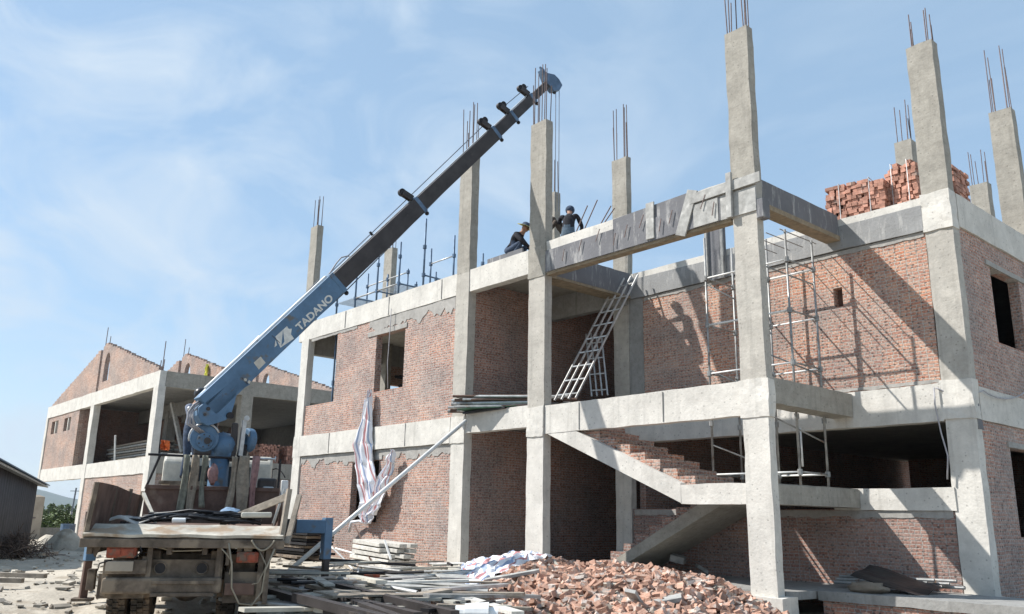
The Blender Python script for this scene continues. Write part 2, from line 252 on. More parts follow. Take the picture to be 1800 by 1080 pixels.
# ------------------------------------------------------------------ helpers
class MB:
    def __init__(s): s.v = []; s.f = []; s.mi = []; s.mats = []; s.uv = None; s.cur = 0
    def use(s, m):
        m = M[m] if isinstance(m, str) else m
        if m not in s.mats: s.mats.append(m)
        s.cur = s.mats.index(m); return s
    def face(s, idx): s.f.append(tuple(idx)); s.mi.append(s.cur)
    def hexa(s, p):                      # 8 points, bottom 4 ccw then top 4
        o = len(s.v); s.v += [Vector(q) for q in p]
        for q in ((0, 3, 2, 1), (4, 5, 6, 7), (0, 1, 5, 4), (1, 2, 6, 5), (2, 3, 7, 6), (3, 0, 4, 7)): s.face([o+i for i in q])
        return s
    def box(s, x0, x1, y0, y1, z0, z1):
        return s.hexa([(x0, y0, z0), (x1, y0, z0), (x1, y1, z0), (x0, y1, z0), (x0, y0, z1), (x1, y0, z1), (x1, y1, z1), (x0, y1, z1)])
    def rough(s, x0, x1, y0, y1, z0, z1, step=.22, amp=.009, fr=2.3, skip=()):
        """concrete member: box with a fine skin, pushed about so that its arrises are not ruler straight"""
        d = {}; lo = (x0, y0, z0); hi = (x1, y1, z1)
        ns = [max(1, min(60, int(round((hi[i]-lo[i])/step)))) for i in range(3)]
        def vid(i, j, k):
            key = (i, j, k)
            if key not in d:
                p = Vector((lo[0]+(hi[0]-lo[0])*i/ns[0], lo[1]+(hi[1]-lo[1])*j/ns[1], lo[2]+(hi[2]-lo[2])*k/ns[2]))
                q = noise.noise_vector(p*fr)*amp*1.3+noise.noise_vector(p*9.1)*amp*.7
                d[key] = len(s.v); s.v.append(p+q)
            return d[key]
        for ax in range(3):
            a, b = (ax+1) % 3, (ax+2) % 3
            for side in (0, 1):
                for i in range(ns[a]):
                    for j in range(ns[b]):
                        q = []
                        for (da, db) in ((0, 0), (1, 0), (1, 1), (0, 1)):
                            k = [0, 0, 0]; k[ax] = side*ns[ax]; k[a] = i+da; k[b] = j+db; q.append(vid(*k))
                        s.face(q if side else q[::-1])
        return s
    def bar(s, p, q, w, h=None, up=(0, 0, 1), ends=(1, 1)):
        p, q = Vector(p), Vector(q); h = h or w; d = (q-p).normalized(); u = Vector(up)
        if abs(d.dot(u)) > .98: u = Vector((1, 0, 0))
        r = d.cross(u).normalized(); u = r.cross(d)
        pts = []
        for (c, k) in ((p, ends[0]), (q, ends[1])):
            for a, b in ((-1, -1), (1, -1), (1, 1), (-1, 1)): pts.append(c+r*(a*w/2*k)+u*(b*h/2*k))
        o = len(s.v); s.v += pts
        for f in ((0, 1, 2, 3), (7, 6, 5, 4), (0, 4, 5, 1), (1, 5, 6, 2), (2, 6, 7, 3), (3, 7, 4, 0)): s.face([o+i for i in f])
        return s
    def tube(s, pts, r, n=8, r2=None, caps=True, hollow=False):
        pts = [Vector(p) for p in pts]; o = len(s.v); m = len(pts); u = None
        for i, p in enumerate(pts):
            d = (pts[min(i+1, m-1)]-pts[max(i-1, 0)]).normalized()
            if u is None:
                u = d.orthogonal().normalized()
            u = (u-d*u.dot(d)).normalized(); v = d.cross(u)
            rr = r if r2 is None else r+(r2-r)*i/(m-1)
            for k in range(n):
                a = 2*math.pi*k/n; s.v.append(p+(u*math.cos(a)+v*math.sin(a))*rr)
        for i in range(m-1):
            for k in range(n):
                k2 = (k+1) % n; s.face([o+i*n+k, o+i*n+k2, o+(i+1)*n+k2, o+(i+1)*n+k])
        if hollow:
            for (base, sgn) in ((o, 1), (o+(m-1)*n, -1)):
                i0 = len(s.v); c = sum((s.v[base+k] for k in range(n)), Vector())/n
                dd = (pts[1]-pts[0]).normalized() if sgn > 0 else (pts[-2]-pts[-1]).normalized()
                for k in range(n): s.v.append(c+(s.v[base+k]-c)*.72)
                for k in range(n): s.v.append(c+(s.v[base+k]-c)*.72+dd*r*3)
                for k in range(n):
                    k2 = (k+1) % n; s.face([base+k, base+k2, i0+k2, i0+k][::-sgn]); s.face([i0+k, i0+k2, i0+n+k2, i0+n+k][::-sgn])
                s.face([i0+n+k for k in range(n)][::-sgn])
        elif caps:
            s.face([o+k for k in range(n)][::-1]); s.face([o+(m-1)*n+k for k in range(n)])
        return s
    def cyl(s, c, axis, r, h, n=24):
        a = Vector(axis).normalized(); c = Vector(c); return s.tube([c-a*h/2, c+a*h/2], r, n)
    def prism(s, poly, off):             # closed 3d polygon swept by vector off
        n = len(poly); o = len(s.v); off = Vector(off); s.v += [Vector(p) for p in poly]+[Vector(p)+off for p in poly]
        s.face(range(o, o+n)); s.face([o+n+i for i in range(n)][::-1])
        for i in range(n):
            j = (i+1) % n; s.face([o+j, o+i, o+n+i, o+n+j])
        return s
    def sphere(s, c, r, nu=10, nv=7, sc_=(1, 1, 1), jit=0):
        c = Vector(c); o = len(s.v)
        for j in range(nv+1):
            t = math.pi*j/nv
            for i in range(nu):
                a = 2*math.pi*i/nu; k = r*(1+jit*noise.noise(Vector((i*1.7, j*1.3, r*9+c.x*3))))
                s.v.append(c+Vector((math.sin(t)*math.cos(a)*k*sc_[0], math.sin(t)*math.sin(a)*k*sc_[1], math.cos(t)*k*sc_[2])))
        for j in range(nv):
            for i in range(nu):
                i2 = (i+1) % nu; s.face([o+j*nu+i, o+(j+1)*nu+i, o+(j+1)*nu+i2, o+j*nu+i2])
        return s
    def grid(s, fn, nu, nv, uvmap=True):
        o = len(s.v); s.uv = s.uv or {}
        for j in range(nv+1):
            for i in range(nu+1):
                s.uv[len(s.v)] = (i/nu, j/nv); s.v.append(Vector(fn(i/nu, j/nv)))
        for j in range(nv):
            for i in range(nu):
                s.face([o+j*(nu+1)+i, o+j*(nu+1)+i+1, o+(j+1)*(nu+1)+i+1, o+(j+1)*(nu+1)+i])
        return s
    def build(s, name, m=None, parent=None, smooth=False, bevel=0, recalc=True, solid=0):
        me = bpy.data.meshes.new(name); me.from_pydata([tuple(v) for v in s.v], [], s.f)
        if m is not None: me.materials.append(M[m] if isinstance(m, str) else m)
        else:
            for q in s.mats: me.materials.append(q)
            me.polygons.foreach_set('material_index', s.mi)
        if s.uv:
            ul = me.uv_layers.new(name='UVMap')
            for lp in me.loops: ul.data[lp.index].uv = s.uv.get(lp.vertex_index, (0, 0))
        if recalc:
            bm = bmesh.new(); bm.from_mesh(me); bmesh.ops.recalc_face_normals(bm, faces=bm.faces); bm.to_mesh(me); bm.free()
        if smooth: me.polygons.foreach_set('use_smooth', [True]*len(me.polygons))
        me.update()
        o = bpy.data.objects.new(name, me); col.objects.link(o)
        if parent is not None:
            o.parent = parent; o.matrix_parent_inverse = PINV.get(parent.name, Matrix())
        if bevel:
            b = o.modifiers.new('bevel', 'BEVEL'); b.width = bevel; b.segments = 2; b.limit_method = 'ANGLE'; b.angle_limit = R(40)
        if solid:
            b = o.modifiers.new('solid', 'SOLIDIFY'); b.thickness = solid; b.offset = 0
        return o
PINV = {}
def empty(name, loc, label, cat, group=None):
    o = bpy.data.objects.new(name, None); col.objects.link(o); o.location = loc; o.empty_display_size = .2
    PINV[o.name] = Matrix.Translation(Vector(loc)).inverted()
    o['label'] = label; o['category'] = cat
    if group: o['group'] = group
    return o
def tag(o, label=None, cat=None, group=None, kind=None):
    if label: o['label'] = label
    if cat: o['category'] = cat
    if group: o['group'] = group
    if kind: o['kind'] = kind
    return o
def wall(name, m, parent, axis, t0, t1, a0, a1, z0, z1, holes=(), amp=.006):
    """brick wall of real thickness with openings; axis 'x': runs along X, faces -Y/+Y"""
    A = sorted({a0, a1, *[h[0] for h in holes], *[h[1] for h in holes]}); Z = sorted({z0, z1, *[h[2] for h in holes], *[h[3] for h in holes]})
    A = [a for a in A if a0 <= a <= a1]; Z = [z for z in Z if z0 <= z <= z1]
    def full(i, j):
        if i < 0 or j < 0 or i >= len(A)-1 or j >= len(Z)-1: return False
        ca, cz = (A[i]+A[i+1])/2, (Z[j]+Z[j+1])/2
        return not any(h[0] < ca < h[1] and h[2] < cz < h[3] for h in holes)
    b = MB()
    P = (lambda a, t, z: (a, t, z)) if axis == 'x' else (lambda a, t, z: (t, a, z))
    def q(*p): o = len(b.v); b.v += [Vector(x) for x in p]; b.face(range(o, o+4))
    for i in range(len(A)-1):
        for j in range(len(Z)-1):
            if not full(i, j): continue
            x0, x1, y0, y1 = A[i], A[i+1], Z[j], Z[j+1]
            q(P(x0, t0, y0), P(x1, t0, y0), P(x1, t0, y1), P(x0, t0, y1)); q(P(x0, t1, y0), P(x0, t1, y1), P(x1, t1, y1), P(x1, t1, y0))
            if not full(i-1, j): q(P(x0, t0, y0), P(x0, t0, y1), P(x0, t1, y1), P(x0, t1, y0))
            if not full(i+1, j): q(P(x1, t0, y0), P(x1, t1, y0), P(x1, t1, y1), P(x1, t0, y1))
            if not full(i, j-1): q(P(x0, t0, y0), P(x0, t1, y0), P(x1, t1, y0), P(x1, t0, y0))
            if not full(i, j+1): q(P(x0, t0, y1), P(x1, t0, y1), P(x1, t1, y1), P(x0, t1, y1))
    bm = bmesh.new(); vs = [bm.verts.new(v) for v in b.v]
    for f in b.f: bm.faces.new([vs[i] for i in f])
    bmesh.ops.remove_doubles(bm, verts=bm.verts, dist=.0005); bmesh.ops.recalc_face_normals(bm, faces=bm.faces)
    me = bpy.data.meshes.new(name); bm.to_mesh(me); bm.free(); me.materials.append(M[m])
    o = bpy.data.objects.new(name, me); col.objects.link(o); o.parent = parent; o.matrix_parent_inverse = PINV[parent.name]
    return o
def copy_tree(o, parent=None):
    c = o.copy(); col.objects.link(c)
    if parent: c.parent = parent
    for ch in list(o.children): copy_tree(ch, c)
    return c

# ================================================================== ground and far setting
def smooth(a, b, x): t = max(0, min(1, (x-a)/(b-a))); return t*t*(3-2*t)
def gz(x, y):
    h = -.03+.06*noise.noise(Vector((x*.5, y*.5, 0)))+.04*noise.noise(Vector((x*1.4, y*1.4, 4)))+.025*noise.noise(Vector((x*3.3, y*3.3, 9)))
    rut = (x*.42+y*.906+1.2)%2.2  # wheel ruts along the truck's way
    h -= .05*math.exp(-((rut-1.1)/.16)**2)*(x < -9)*(y < 9)
    h -= .34*smooth(-13.5, -8.5, x)*smooth(3.5, 7.5, y)
    h -= .35*smooth(-26, -38, x)
    h -= .24*math.exp(-((x+10.6)**2+(y-3.9)**2)/9.)
    return h
def axis(lo, hi, st, far):
    a = [lo+st*i for i in range(int((hi-lo)/st)+1)]; e = []
    d = st
    x = lo
    while x > -far: d *= 1.6; x -= d; e.insert(0, x)
    x = a[-1]; d = st; g = []
    while x < far: d *= 1.6; x += d; g.append(x)
    return e+a+g
XS = axis(-60, 6, .26, 7000); YS = axis(0, 32, .26, 7000)
gm = mat('sandy_ground', (.42, .375, .305), .95, 0, (.7, .28), n2=(1.6, .54, (.31, .265, .205)), bump=1, bscale=14)
g = MB()
for y in YS:
    for x in XS: g.v.append(Vector((x, y, gz(x, y) if -70 < x < 15 and -8 < y < 48 else -.4 if x < -30 else -.1)))
nx = len(XS)
for j in range(len(YS)-1):
    for i in range(nx-1): g.face([j*nx+i, j*nx+i+1, (j+1)*nx+i+1, (j+1)*nx+i])
tag(g.build('ground', gm, smooth=True, recalc=False), 'pale sandy building site ground', 'ground', kind='structure')
# far hills
hb = MB()
def hf(u, v):
    a = R(158+u*26); d = 2600+v*900
    e = max(0, math.sin(math.pi*min(1, max(0, v))))
    p = 62*e*(.45+.55*math.exp(-((u-.42)/.16)**2)+.3*noise.noise(Vector((u*9, v*2, 1)))+.35*math.exp(-((u-.8)/.15)**2))
    return (math.cos(a)*d, math.sin(a)*d, max(-3, p-2))
hb.grid(hf, 70, 10)
tag(hb.build('hills', 'hill', smooth=True), 'low blue hills on the horizon beyond the site', 'hills', kind='structure')

# ================================================================== main unfinished building
O, D = 12.5, 15.47
b1 = empty('unfinished_building', (-15, 14, 0), 'two storey unfinished brick and concrete building with bare roof columns and an open stair', 'building')
def colm(x0, x1, y0, dy, segs, rebar=True, top=10.3, seed=0, nb=7, rh=1.08):
    first = None
    for (z0, z1, m) in segs:
        c = MB().rough(x0, x1, y0, y0+dy, z0, z1, .2, .011).build('column', m, b1)
        first = c
    if rebar:
        q = random.Random(seed)
        for k in range(nb):
            fx = (k % (nb//2))/(nb//2-1); fx = (.06 if fx < .5 else .94)+(q.random()-.5)*.16 if q.random() < .8 else fx
            x = x0+.05+(x1-x0-.1)*min(1, max(0, fx)); y = y0+.04+(dy-.08)*(k >= nb//2)
            h = rh*(1-.12*q.random()) if k % 3 != 1 else rh*(.5+.2*q.random())
            tx, ty = (q.random()-.5)*.05, (q.random()-.5)*.05
            MB().tube([(x, y, top-.05), (x+tx, y+ty, top+h)], .011, 6).build('rebar', 'rebar', first)
GP, GM, GR = (-.4, 3.48, 'conc'), (3.48, 7.12, 'conc_mid'), (7.12, 10.3, 'conc_col')
colm(-24.88, -24.42, O, .22, [(-.4, 3.48, 'conc'), (3.48, 6.62, 'conc'), (7.17, 10.5, 'conc_col')], top=10.5, seed=1)
colm(-16.64, -16.13, O, .24, [GP, GM, GR], seed=2, nb=8, rh=1.65)
colm(-13.88, -13.35, O, .22, [GP, GM, GR], top=10.3, seed=3, nb=8, rh=1.6)
colm(-8.36, -7.865, O, .2, [GP, GM, (7.14, 10.22, 'conc_col')], top=10.22, seed=4, nb=8, rh=1.2)
colm(-24.95, -24.45, D, .22, [(-.4, 7, 'conc_col'), (7.12, 10.4, 'conc_col')], top=10.4, seed=5)
colm(-16.5, -16.14, D, .22, [(7.12, 10.1, 'conc_col')], top=10.1, seed=6, nb=6)
colm(-13.97, -13.48, D, .18, [GP, GM, GR], seed=7, top=10.35, nb=8, rh=1.55)
colm(-6.22, -5.73, D, .26, [GP, GM, (7.12, 10.2, 'conc_col')], top=10.2, seed=8, nb=8, rh=.72)
colm(-6.2, -5.73, 19.5, .26, [(7.1, 10.2, 'conc_col')], top=10.2, seed=9, nb=8, rh=1.6)
colm(-8.2, -7.75, 23.6, .3, [(7.05, 10.2, 'conc_col')], top=10.2, seed=10, nb=6)
colm(-8.35, -7.95, 19.5, .3, [(7.05, 10.2, 'conc_col')], top=10.2, seed=11, nb=6)
colm(-24.95, -24.45, 20, .22, [(-.4, 7, 'conc_col')], rebar=False)
def beam(x0, x1, y0, y1, z0, z1, m='conc', name='beam', step=.25, amp=.009):
    return MB().rough(x0, x1, y0, y1, z0, z1, step, amp).build(name, m, b1)
# front plane
beam(-25.15, -13.93, O+.02, O+.25, 6.6, 7.17)
beam(-24.4, -16.66, O-.03, O+.25, 2.88, 3.5)
for x in (-22.6, -20.3, -18.6): MB().box(x, x+.012, O-.047, O, 2.9, 3.49).build('pour_joint', 'conc_grey', b1)
for x in (-22.2, -19.8, -17.3): MB().box(x, x+.014, O+.003, O+.1, 6.62, 7.15).build('pour_joint', 'conc_grey', b1)
for x in (-12.3, -10.1): MB().box(x, x+.012, O+.004, O+.1, 2.92, 3.48).build('pour_joint', 'conc_grey', b1)
beam(-16.11, -13.9, O+.02, O+.25, 3.08, 3.56)
beam(-13.33, -8.38, O+.02, O+.22, 2.9, 3.5)
beam(-13.33, -8.38, O+.02, O+.20, 6.5, 7.24)
for (x, y) in ((-24.9, O-.01), (-16.66, O-.02), (-13.9, O-.02), (-8.39, O-.02)):   # swollen joints where the pours meet
    beam(x, x+.55 if x > -20 else x+.5, y, y+.22, 2.86, 3.5, 'conc', 'column_head', .12, .02)
beam(-13.9, -13.33, O-.018, O+.2, 6.46, 7.17, 'conc_col', 'column_head', .12, .02)
# back of the stair bay
beam(-13.46, -6.24, D-.025, D+.25, 6.44, 6.93, 'conc_drip'); beam(-13.46, -6.0, D-.01, D+.25, 6.935, 7.08, 'conc')
beam(-6.24, -5.715, D-.03, D+.26, 6.40, 7.12, 'conc', 'column_head', .12, .02)
beam(-13.46, -6.24, D-.02, D+.25, 2.91, 3.58)
beam(-6.26, -5.71, D-.02, D+.27, 2.93, 3.62, 'conc', 'column_head', .12, .018)
beam(-8.4, -6.18, D-.02, D+.25, 1.38, 1.77)
# side wall beams
beam(-5.97, -5.71, D+.28, 30, 6.46, 7.1, 'conc'); beam(-5.97, -5.71, D+.28, 30, 2.92, 3.5, 'conc')
# cross beams
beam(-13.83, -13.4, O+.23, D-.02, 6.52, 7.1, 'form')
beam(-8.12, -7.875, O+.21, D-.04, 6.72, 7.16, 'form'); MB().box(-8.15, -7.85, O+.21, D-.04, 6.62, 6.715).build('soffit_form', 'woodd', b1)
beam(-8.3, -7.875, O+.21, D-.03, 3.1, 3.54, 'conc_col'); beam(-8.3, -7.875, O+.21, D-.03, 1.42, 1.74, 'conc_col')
MB().box(-13.3, -8.4, O+.01, O+.21, 6.44, 6.495).build('soffit_form', 'woodd', b1)
MB().box(-13.85, -13.38, O+.23, D-.03, 6.45, 6.51).build('soffit_form', 'woodd', b1)
# slabs
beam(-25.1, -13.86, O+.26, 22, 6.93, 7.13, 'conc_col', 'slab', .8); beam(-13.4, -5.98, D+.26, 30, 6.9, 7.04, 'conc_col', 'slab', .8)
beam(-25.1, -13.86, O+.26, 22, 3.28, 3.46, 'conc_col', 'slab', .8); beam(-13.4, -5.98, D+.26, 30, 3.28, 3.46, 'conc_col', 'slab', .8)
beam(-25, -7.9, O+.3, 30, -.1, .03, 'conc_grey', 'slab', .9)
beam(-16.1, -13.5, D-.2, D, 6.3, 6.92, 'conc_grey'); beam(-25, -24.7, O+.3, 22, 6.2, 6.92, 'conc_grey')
# walls
W = lambda *a, **k: wall('brick_wall', *a, **k)
W('brick', b1, 'x', O+.05, O+.25, -24.4, -16.66, -.4, 2.87, [(-21.3, -19.9, .95, 2.6)])
W('brick', b1, 'x', O+.05, O+.25, -24.4, -16.66, 3.5, 6.59, [(-24.42, -22.65, 4.44, 7), (-20.4, -18.95, 4.5, 6.12)])
for (x0, x1, z) in ((-20.85, -18.85, 6.125), (-21.5, -19.75, 2.605)): beam(x0, x1, O+.025, O+.2, z, z+.13, 'mortar', 'lintel')
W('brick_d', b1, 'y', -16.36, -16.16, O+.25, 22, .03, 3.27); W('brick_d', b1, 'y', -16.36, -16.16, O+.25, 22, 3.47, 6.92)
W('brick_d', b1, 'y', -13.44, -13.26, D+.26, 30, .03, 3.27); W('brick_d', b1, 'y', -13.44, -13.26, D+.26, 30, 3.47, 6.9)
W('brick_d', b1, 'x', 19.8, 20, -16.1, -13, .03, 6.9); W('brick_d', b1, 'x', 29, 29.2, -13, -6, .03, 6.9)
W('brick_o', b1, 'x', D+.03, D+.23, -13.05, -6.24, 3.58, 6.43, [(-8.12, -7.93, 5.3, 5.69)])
MB().rough(-13.47, -13.04, D+.015, D+.22, 3.58, 6.43, .2, .012).build('render_strip', 'conc_grey', b1)
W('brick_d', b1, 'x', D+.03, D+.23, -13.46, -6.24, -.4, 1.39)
MB().box(-8.12, -7.93, D+.22, D+.3, 5.28, 5.7).build('niche_back', 'rust', b1)
W('brick', b1, 'y', -5.95, -5.75, D+.27, 30, -.5, 2.91, [(16.97, 18.75, .95, 2.52)])
W('brick', b1, 'y', -5.95, -5.75, D+.27, 30, 3.5, 6.45, [(17.08, 18.55, 4.49, 5.97)])
for (z,) in ((5.975,), (2.525,)): beam(-5.93, -5.72, 16.85, 18.9, z, z+.1, 'mortar', 'lintel')
MB().rough(-5.78, -5.72, D+.1, D+.32, 2.75, 3.3, .1, .01).build('board', 'form', b1)
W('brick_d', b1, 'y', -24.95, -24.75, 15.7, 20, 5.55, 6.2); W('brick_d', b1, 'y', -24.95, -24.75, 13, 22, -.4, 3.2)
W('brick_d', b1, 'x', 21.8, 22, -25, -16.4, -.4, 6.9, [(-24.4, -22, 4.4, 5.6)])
def ragged(x0, x1, z0, z1, y, amp, up=False, sd=0, t=.02, vert=False, m='mortar'):
    b = MB(); n = max(6, int((x1-x0)/.09)); qq = random.Random(sd)
    top = []; bot = []
    for i in range(n+1):
        x = x0+(x1-x0)*i/n; e = amp*(.5+.8*noise.noise(Vector((x*2.1, sd, 0)))+.5*noise.noise(Vector((x*7.3, sd, 3)))); e = max(.01, e)
        top.append((x, z1)); bot.append((x, z0-e))
    for i in range(n):
        b.prism([(bot[i][0], y, bot[i][1]), (bot[i+1][0], y, bot[i+1][1]), (top[i+1][0], y, top[i+1][1]), (top[i][0], y, top[i][1])], (0, t, 0))
    return b.build('mortar_smear', m, b1)
ragged(-24.4, -16.66, 2.8, 2.868, O+.035, .34, sd=1); ragged(-20.8, -16.7, 6.5, 6.59, O+.035, .42, sd=2); ragged(-24.3, -21.5, 6.55, 6.59, O+.035, .08, sd=4)
ragged(-13.0, -6.26, 6.37, 6.425, D+.015, .07, sd=3); ragged(-13.4, -6.26, 1.30, 1.375, D+.015, .1, sd=6); ragged(-13.0, -6.26, 3.62, 3.66, D+.015, .05, sd=7)
# floor edge and plinth at the right
beam(-7.86, -2.5, 13.7, 15.4, -.12, .03, 'conc_grey', 'floor_edge'); W('brick_d', b1, 'x', 13.75, 13.95, -7.8, -2.5, -.7, -.125)
beam(-8.52, -7.72, O-.1, O+.36, -.5, -.03, 'conc', 'plinth', .15, .02); beam(-14, -13.25, O-.08, O+.3, -.4, .05, 'conc', 'plinth', .15, .02)
beam(-6.35, -5.6, D-.1, D+.36, -.6, .0, 'conc', 'plinth', .15, .02)
# ---- stair
st = MB().use('conc')
st.prism([(-13.33, O+.03, 2.92), (-9.75, O+.03, 1.44), (-9.75, O+.03, 1.79), (-12.72, O+.03, 3.03), (-13.33, O+.03, 3.03)], (0, 1.35, 0))
stair = st.build('stair_flight', None, b1)
lt = MB().rough(-9.76, -7.9, O+.03, O+.25, 1.42, 1.77, .2, .012).build('landing_beam', 'conc', b1)
MB().rough(-9.7, -7.9, O+.26, D-.03, 1.58, 1.76, .3, .01).build('landing_slab', 'conc_col', b1)
q = random.Random(5)
for i in range(8):
    x = -12.62+i*.385; zt = 3.02-.415*(x+12.72)
    MB().rough(x-.03+.03*q.random(), x+.40, O+.13+.05*q.random(), O+1.36, zt-.28, zt+.075-.02*q.random(), .11, .018).build('stair_step', 'brick_o', stair)
s2 = MB().use('conc_col'); s2.prism([(-10.0, 14.05, 1.42), (-12.95, 14.05, -.02), (-13.3, 14.05, -.02), (-13.3, 14.05, .02), (-10.0, 14.05, 1.72)], (0, 1.36, 0))
f2 = s2.build('stair_flight', None, b1)
for i in range(9):
    x = -13.28+i*.36; zt = .02+.515*(x+13.3)
    MB().rough(x, x+.38, 14.12, 15.38, zt+.02, zt+.25, .12, .015).build('stair_step', 'brick_d', f2)
# ---- formwork still nailed to the stair-bay beam
def board(x0, z0, x1, z1, h, y=O-.035, t=.035, m='form', lean=0):
    b = MB(); dx, dz = x1-x0, z1-z0; l = math.hypot(dx, dz); px, pz = -dz/l*h, dx/l*h
    b.prism([(x0, y, z0), (x1, y, z1), (x1+px, y, z1+pz), (x0+px, y, z0+pz)], (0, t, 0)); return b.build('formwork_board', m, b1, bevel=.004)
board(-13.3, 6.5, -11.25, 6.5, .5); board(-11.24, 6.5, -8.6, 6.5, .46, m='form'); board(-11.26, 6.8, -9.2, 6.84, .42, y=O-.02, t=.03)
board(-10.35, 6.54, -10.35+.01, 7.3, -.2, y=O-.065, m='woodg'); board(-9.62, 6.46, -9.3, 7.3, -.24, y=O-.07, m='woodg')
board(-9.25, 6.98, -7.72, 7.0, .19, y=O-.075, t=.04, m='woodg'); board(-8.42, 6.48, -8.40, 7.34, -.11, y=O-.12, t=.06, m='woodg')
board(-8.62, 6.5, -7.85, 6.5, .47, y=O-.03, m='woodg'); board(-9.2, 6.5, -8.64, 6.5, .46, y=O-.05, m='woodg')
for i, x in enumerate((-12.7, -12.2, -11.7, -11.2, -10.9, -10.5, -10.0, -9.75, -9.0, -8.75)):
    z0 = 6.62+.1*((i*7) % 3); MB().bar((x, O-.085, z0), (x+.05+.03*(i % 3), O-.075, z0+.26), .014).build('form_tie', 'rebar', b1)
MB().box(-7.86, -7.72, O-.02, O+.2, 6.35, 6.7).build('clamp_block', 'form', b1, bevel=.01)
MB().box(-11.05, -10.55, D-.07, D-.02, 6.42, 7.75).build('formwork_board', 'form', b1)
for x in (-10.6, -11.02): MB().bar((x, D-.1, 6.4), (x, D-.1, 7.75), .06).build('formwork_board', 'woodg', b1)
for x, dx, h in ((-12.35, .35, .75), (-11.9, .3, .5), (-11.84, .34, .42), (-12.6, .3, .7)): MB().tube([(x, O+.12, 7.1), (x+dx, O+.3, 7.2+h)], .013, 6).build('rebar', 'rebar', b1)
# drip stains / cement splashes are in the materials; loose starter bars and hanging wires
def hang(name, pts, r, m, label, cat, group=None): return tag(MB().tube(pts, r, 6).build(name, m, smooth=True), label, cat, group)
def curve(p, q, sag, n=14):
    p, q = Vector(p), Vector(q); return [p.lerp(q, i/n)+Vector((0, 0, -sag*4*(i/n)*(1-i/n))) for i in range(n+1)]
hang('cable', [(-6.32, D-.08, 3.5), (-6.33, D-.09, 3.2), (-6.28, D-.08, 2.7), (-6.2, D-.1, 2.3), (-6.25, D-.1, 1.9)], .014, 'hose', 'pale cable hanging down the corner column over the dark stair opening', 'cable')
hang('wire', curve((-6.3, D-.06, 3.5), (-5.65, D+.3, 3.42), .1)+curve((-5.65, D+.3, 3.42), (-5.66, 19.5, 4.6), .45)[1:], .014, 'hose', 'grey wire looping round the right corner and along the side wall', 'wire')
hang('wire', [(-19.55, O-.06, 6.75), (-19.56, O-.05, 6.2), (-19.6, O-.05, 5.2), (-19.5, O-.06, 4.5)], .012, 'hose', 'thin wire hanging in front of the upper window of the left bay', 'wire')

# ================================================================== gabled building on the left
LY = 12.25
b2 = empty('gabled_building', (-47, 16, 0), 'unfinished building at the left with brick gables over open concrete floors', 'building')
def lb(x0, x1, y0, y1, z0, z1, m='conc', name='beam', step=.5, amp=.015): return MB().rough(x0, x1, y0, y1, z0, z1, step, amp).build(name, m, b2)
lb(-56.6, -37.47, LY+.02, LY+.3, 6.43, 7.12); lb(-37.75, -37.45, LY+.31, 26, 6.43, 7.12, 'conc_col')
lb(-56.2, -37.47, LY+.02, LY+.3, 2.72, 3.43); lb(-37.75, -37.45, LY+.31, 26, 2.72, 3.43, 'conc_col')
lb(-56.6, -56.2, LY+.31, 26, 6.0, 7.1, 'conc_col')
for x0, x1, z0 in ((-56.6, -56.2, 2.6), (-47.45, -46.9, -1), (-38.05, -37.44, -1)): lb(x0, x1, LY, LY+.32, z0, 6.45, 'conc', 'column', .5)
for y in (16.03, 20.2, 24.4): lb(-37.95, -37.44, y, y+.55, -1, 6.45, 'conc_col', 'column', .5); lb(-47.4, -46.9, y, y+.5, -1, 6.45, 'conc_grey', 'column', .5); lb(-56.5, -56, y, y+.5, -1, 6.2, 'conc_grey', 'column', .5)
lb(-56.4, -37.7, LY+.3, 26, 6.85, 7.05, 'conc_grey', 'slab', 1.5); lb(-56.4, -37.7, LY+.3, 26, 3.1, 3.3, 'conc_grey', 'slab', 1.5)
lb(-56.4, -37.8, 25.7, 26, 5.3, 6.84, 'conc_grey'); lb(-56.4, -37.8, 16.1, 16.35, 6.1, 6.84, 'conc_grey')
wall('brick_wall', 'brick_far', b2, 'x', LY+.06, LY+.28, -56.2, -49.7, 3.43, 6.43, [(-55.35, -53.9, 5.43, 6.16), (-52.6, -51.25, 5.43, 6.16)])
wall('brick_wall', 'brick_far', b2, 'x', LY+.06, LY+.28, -46.9, -38.05, -1, 2.71, [(-46, -44.3, -1, 1.1)])
wall('brick_wall', 'brick_far', b2, 'y', -37.72, -37.5, LY+.3, 26, -1, 2.71, [(14.2, 15.2, .9, 2.2)])
wall('brick_wall', 'brick_d', b2, 'y', -49.9, -49.7, LY+.28, 13.2, 3.43, 6.8); wall('brick_wall', 'brick_d', b2, 'x', 16.7, 16.9, -52, -47.2, 3.31, 6.8); wall('brick_wall', 'brick_d', b2, 'y', -52.2, -52, LY+.28, 16.9, 3.31, 6.8)
wall('brick_wall', 'brick_d', b2, 'y', -56.4, -56.2, LY+.3, 26, 5.0, 6.8)
for x in (-54.6, -51.9): lb(x-.06, x+.06, LY+.08, LY+.2, 5.43, 6.16, 'conc', 'window_mullion', .3, .0)
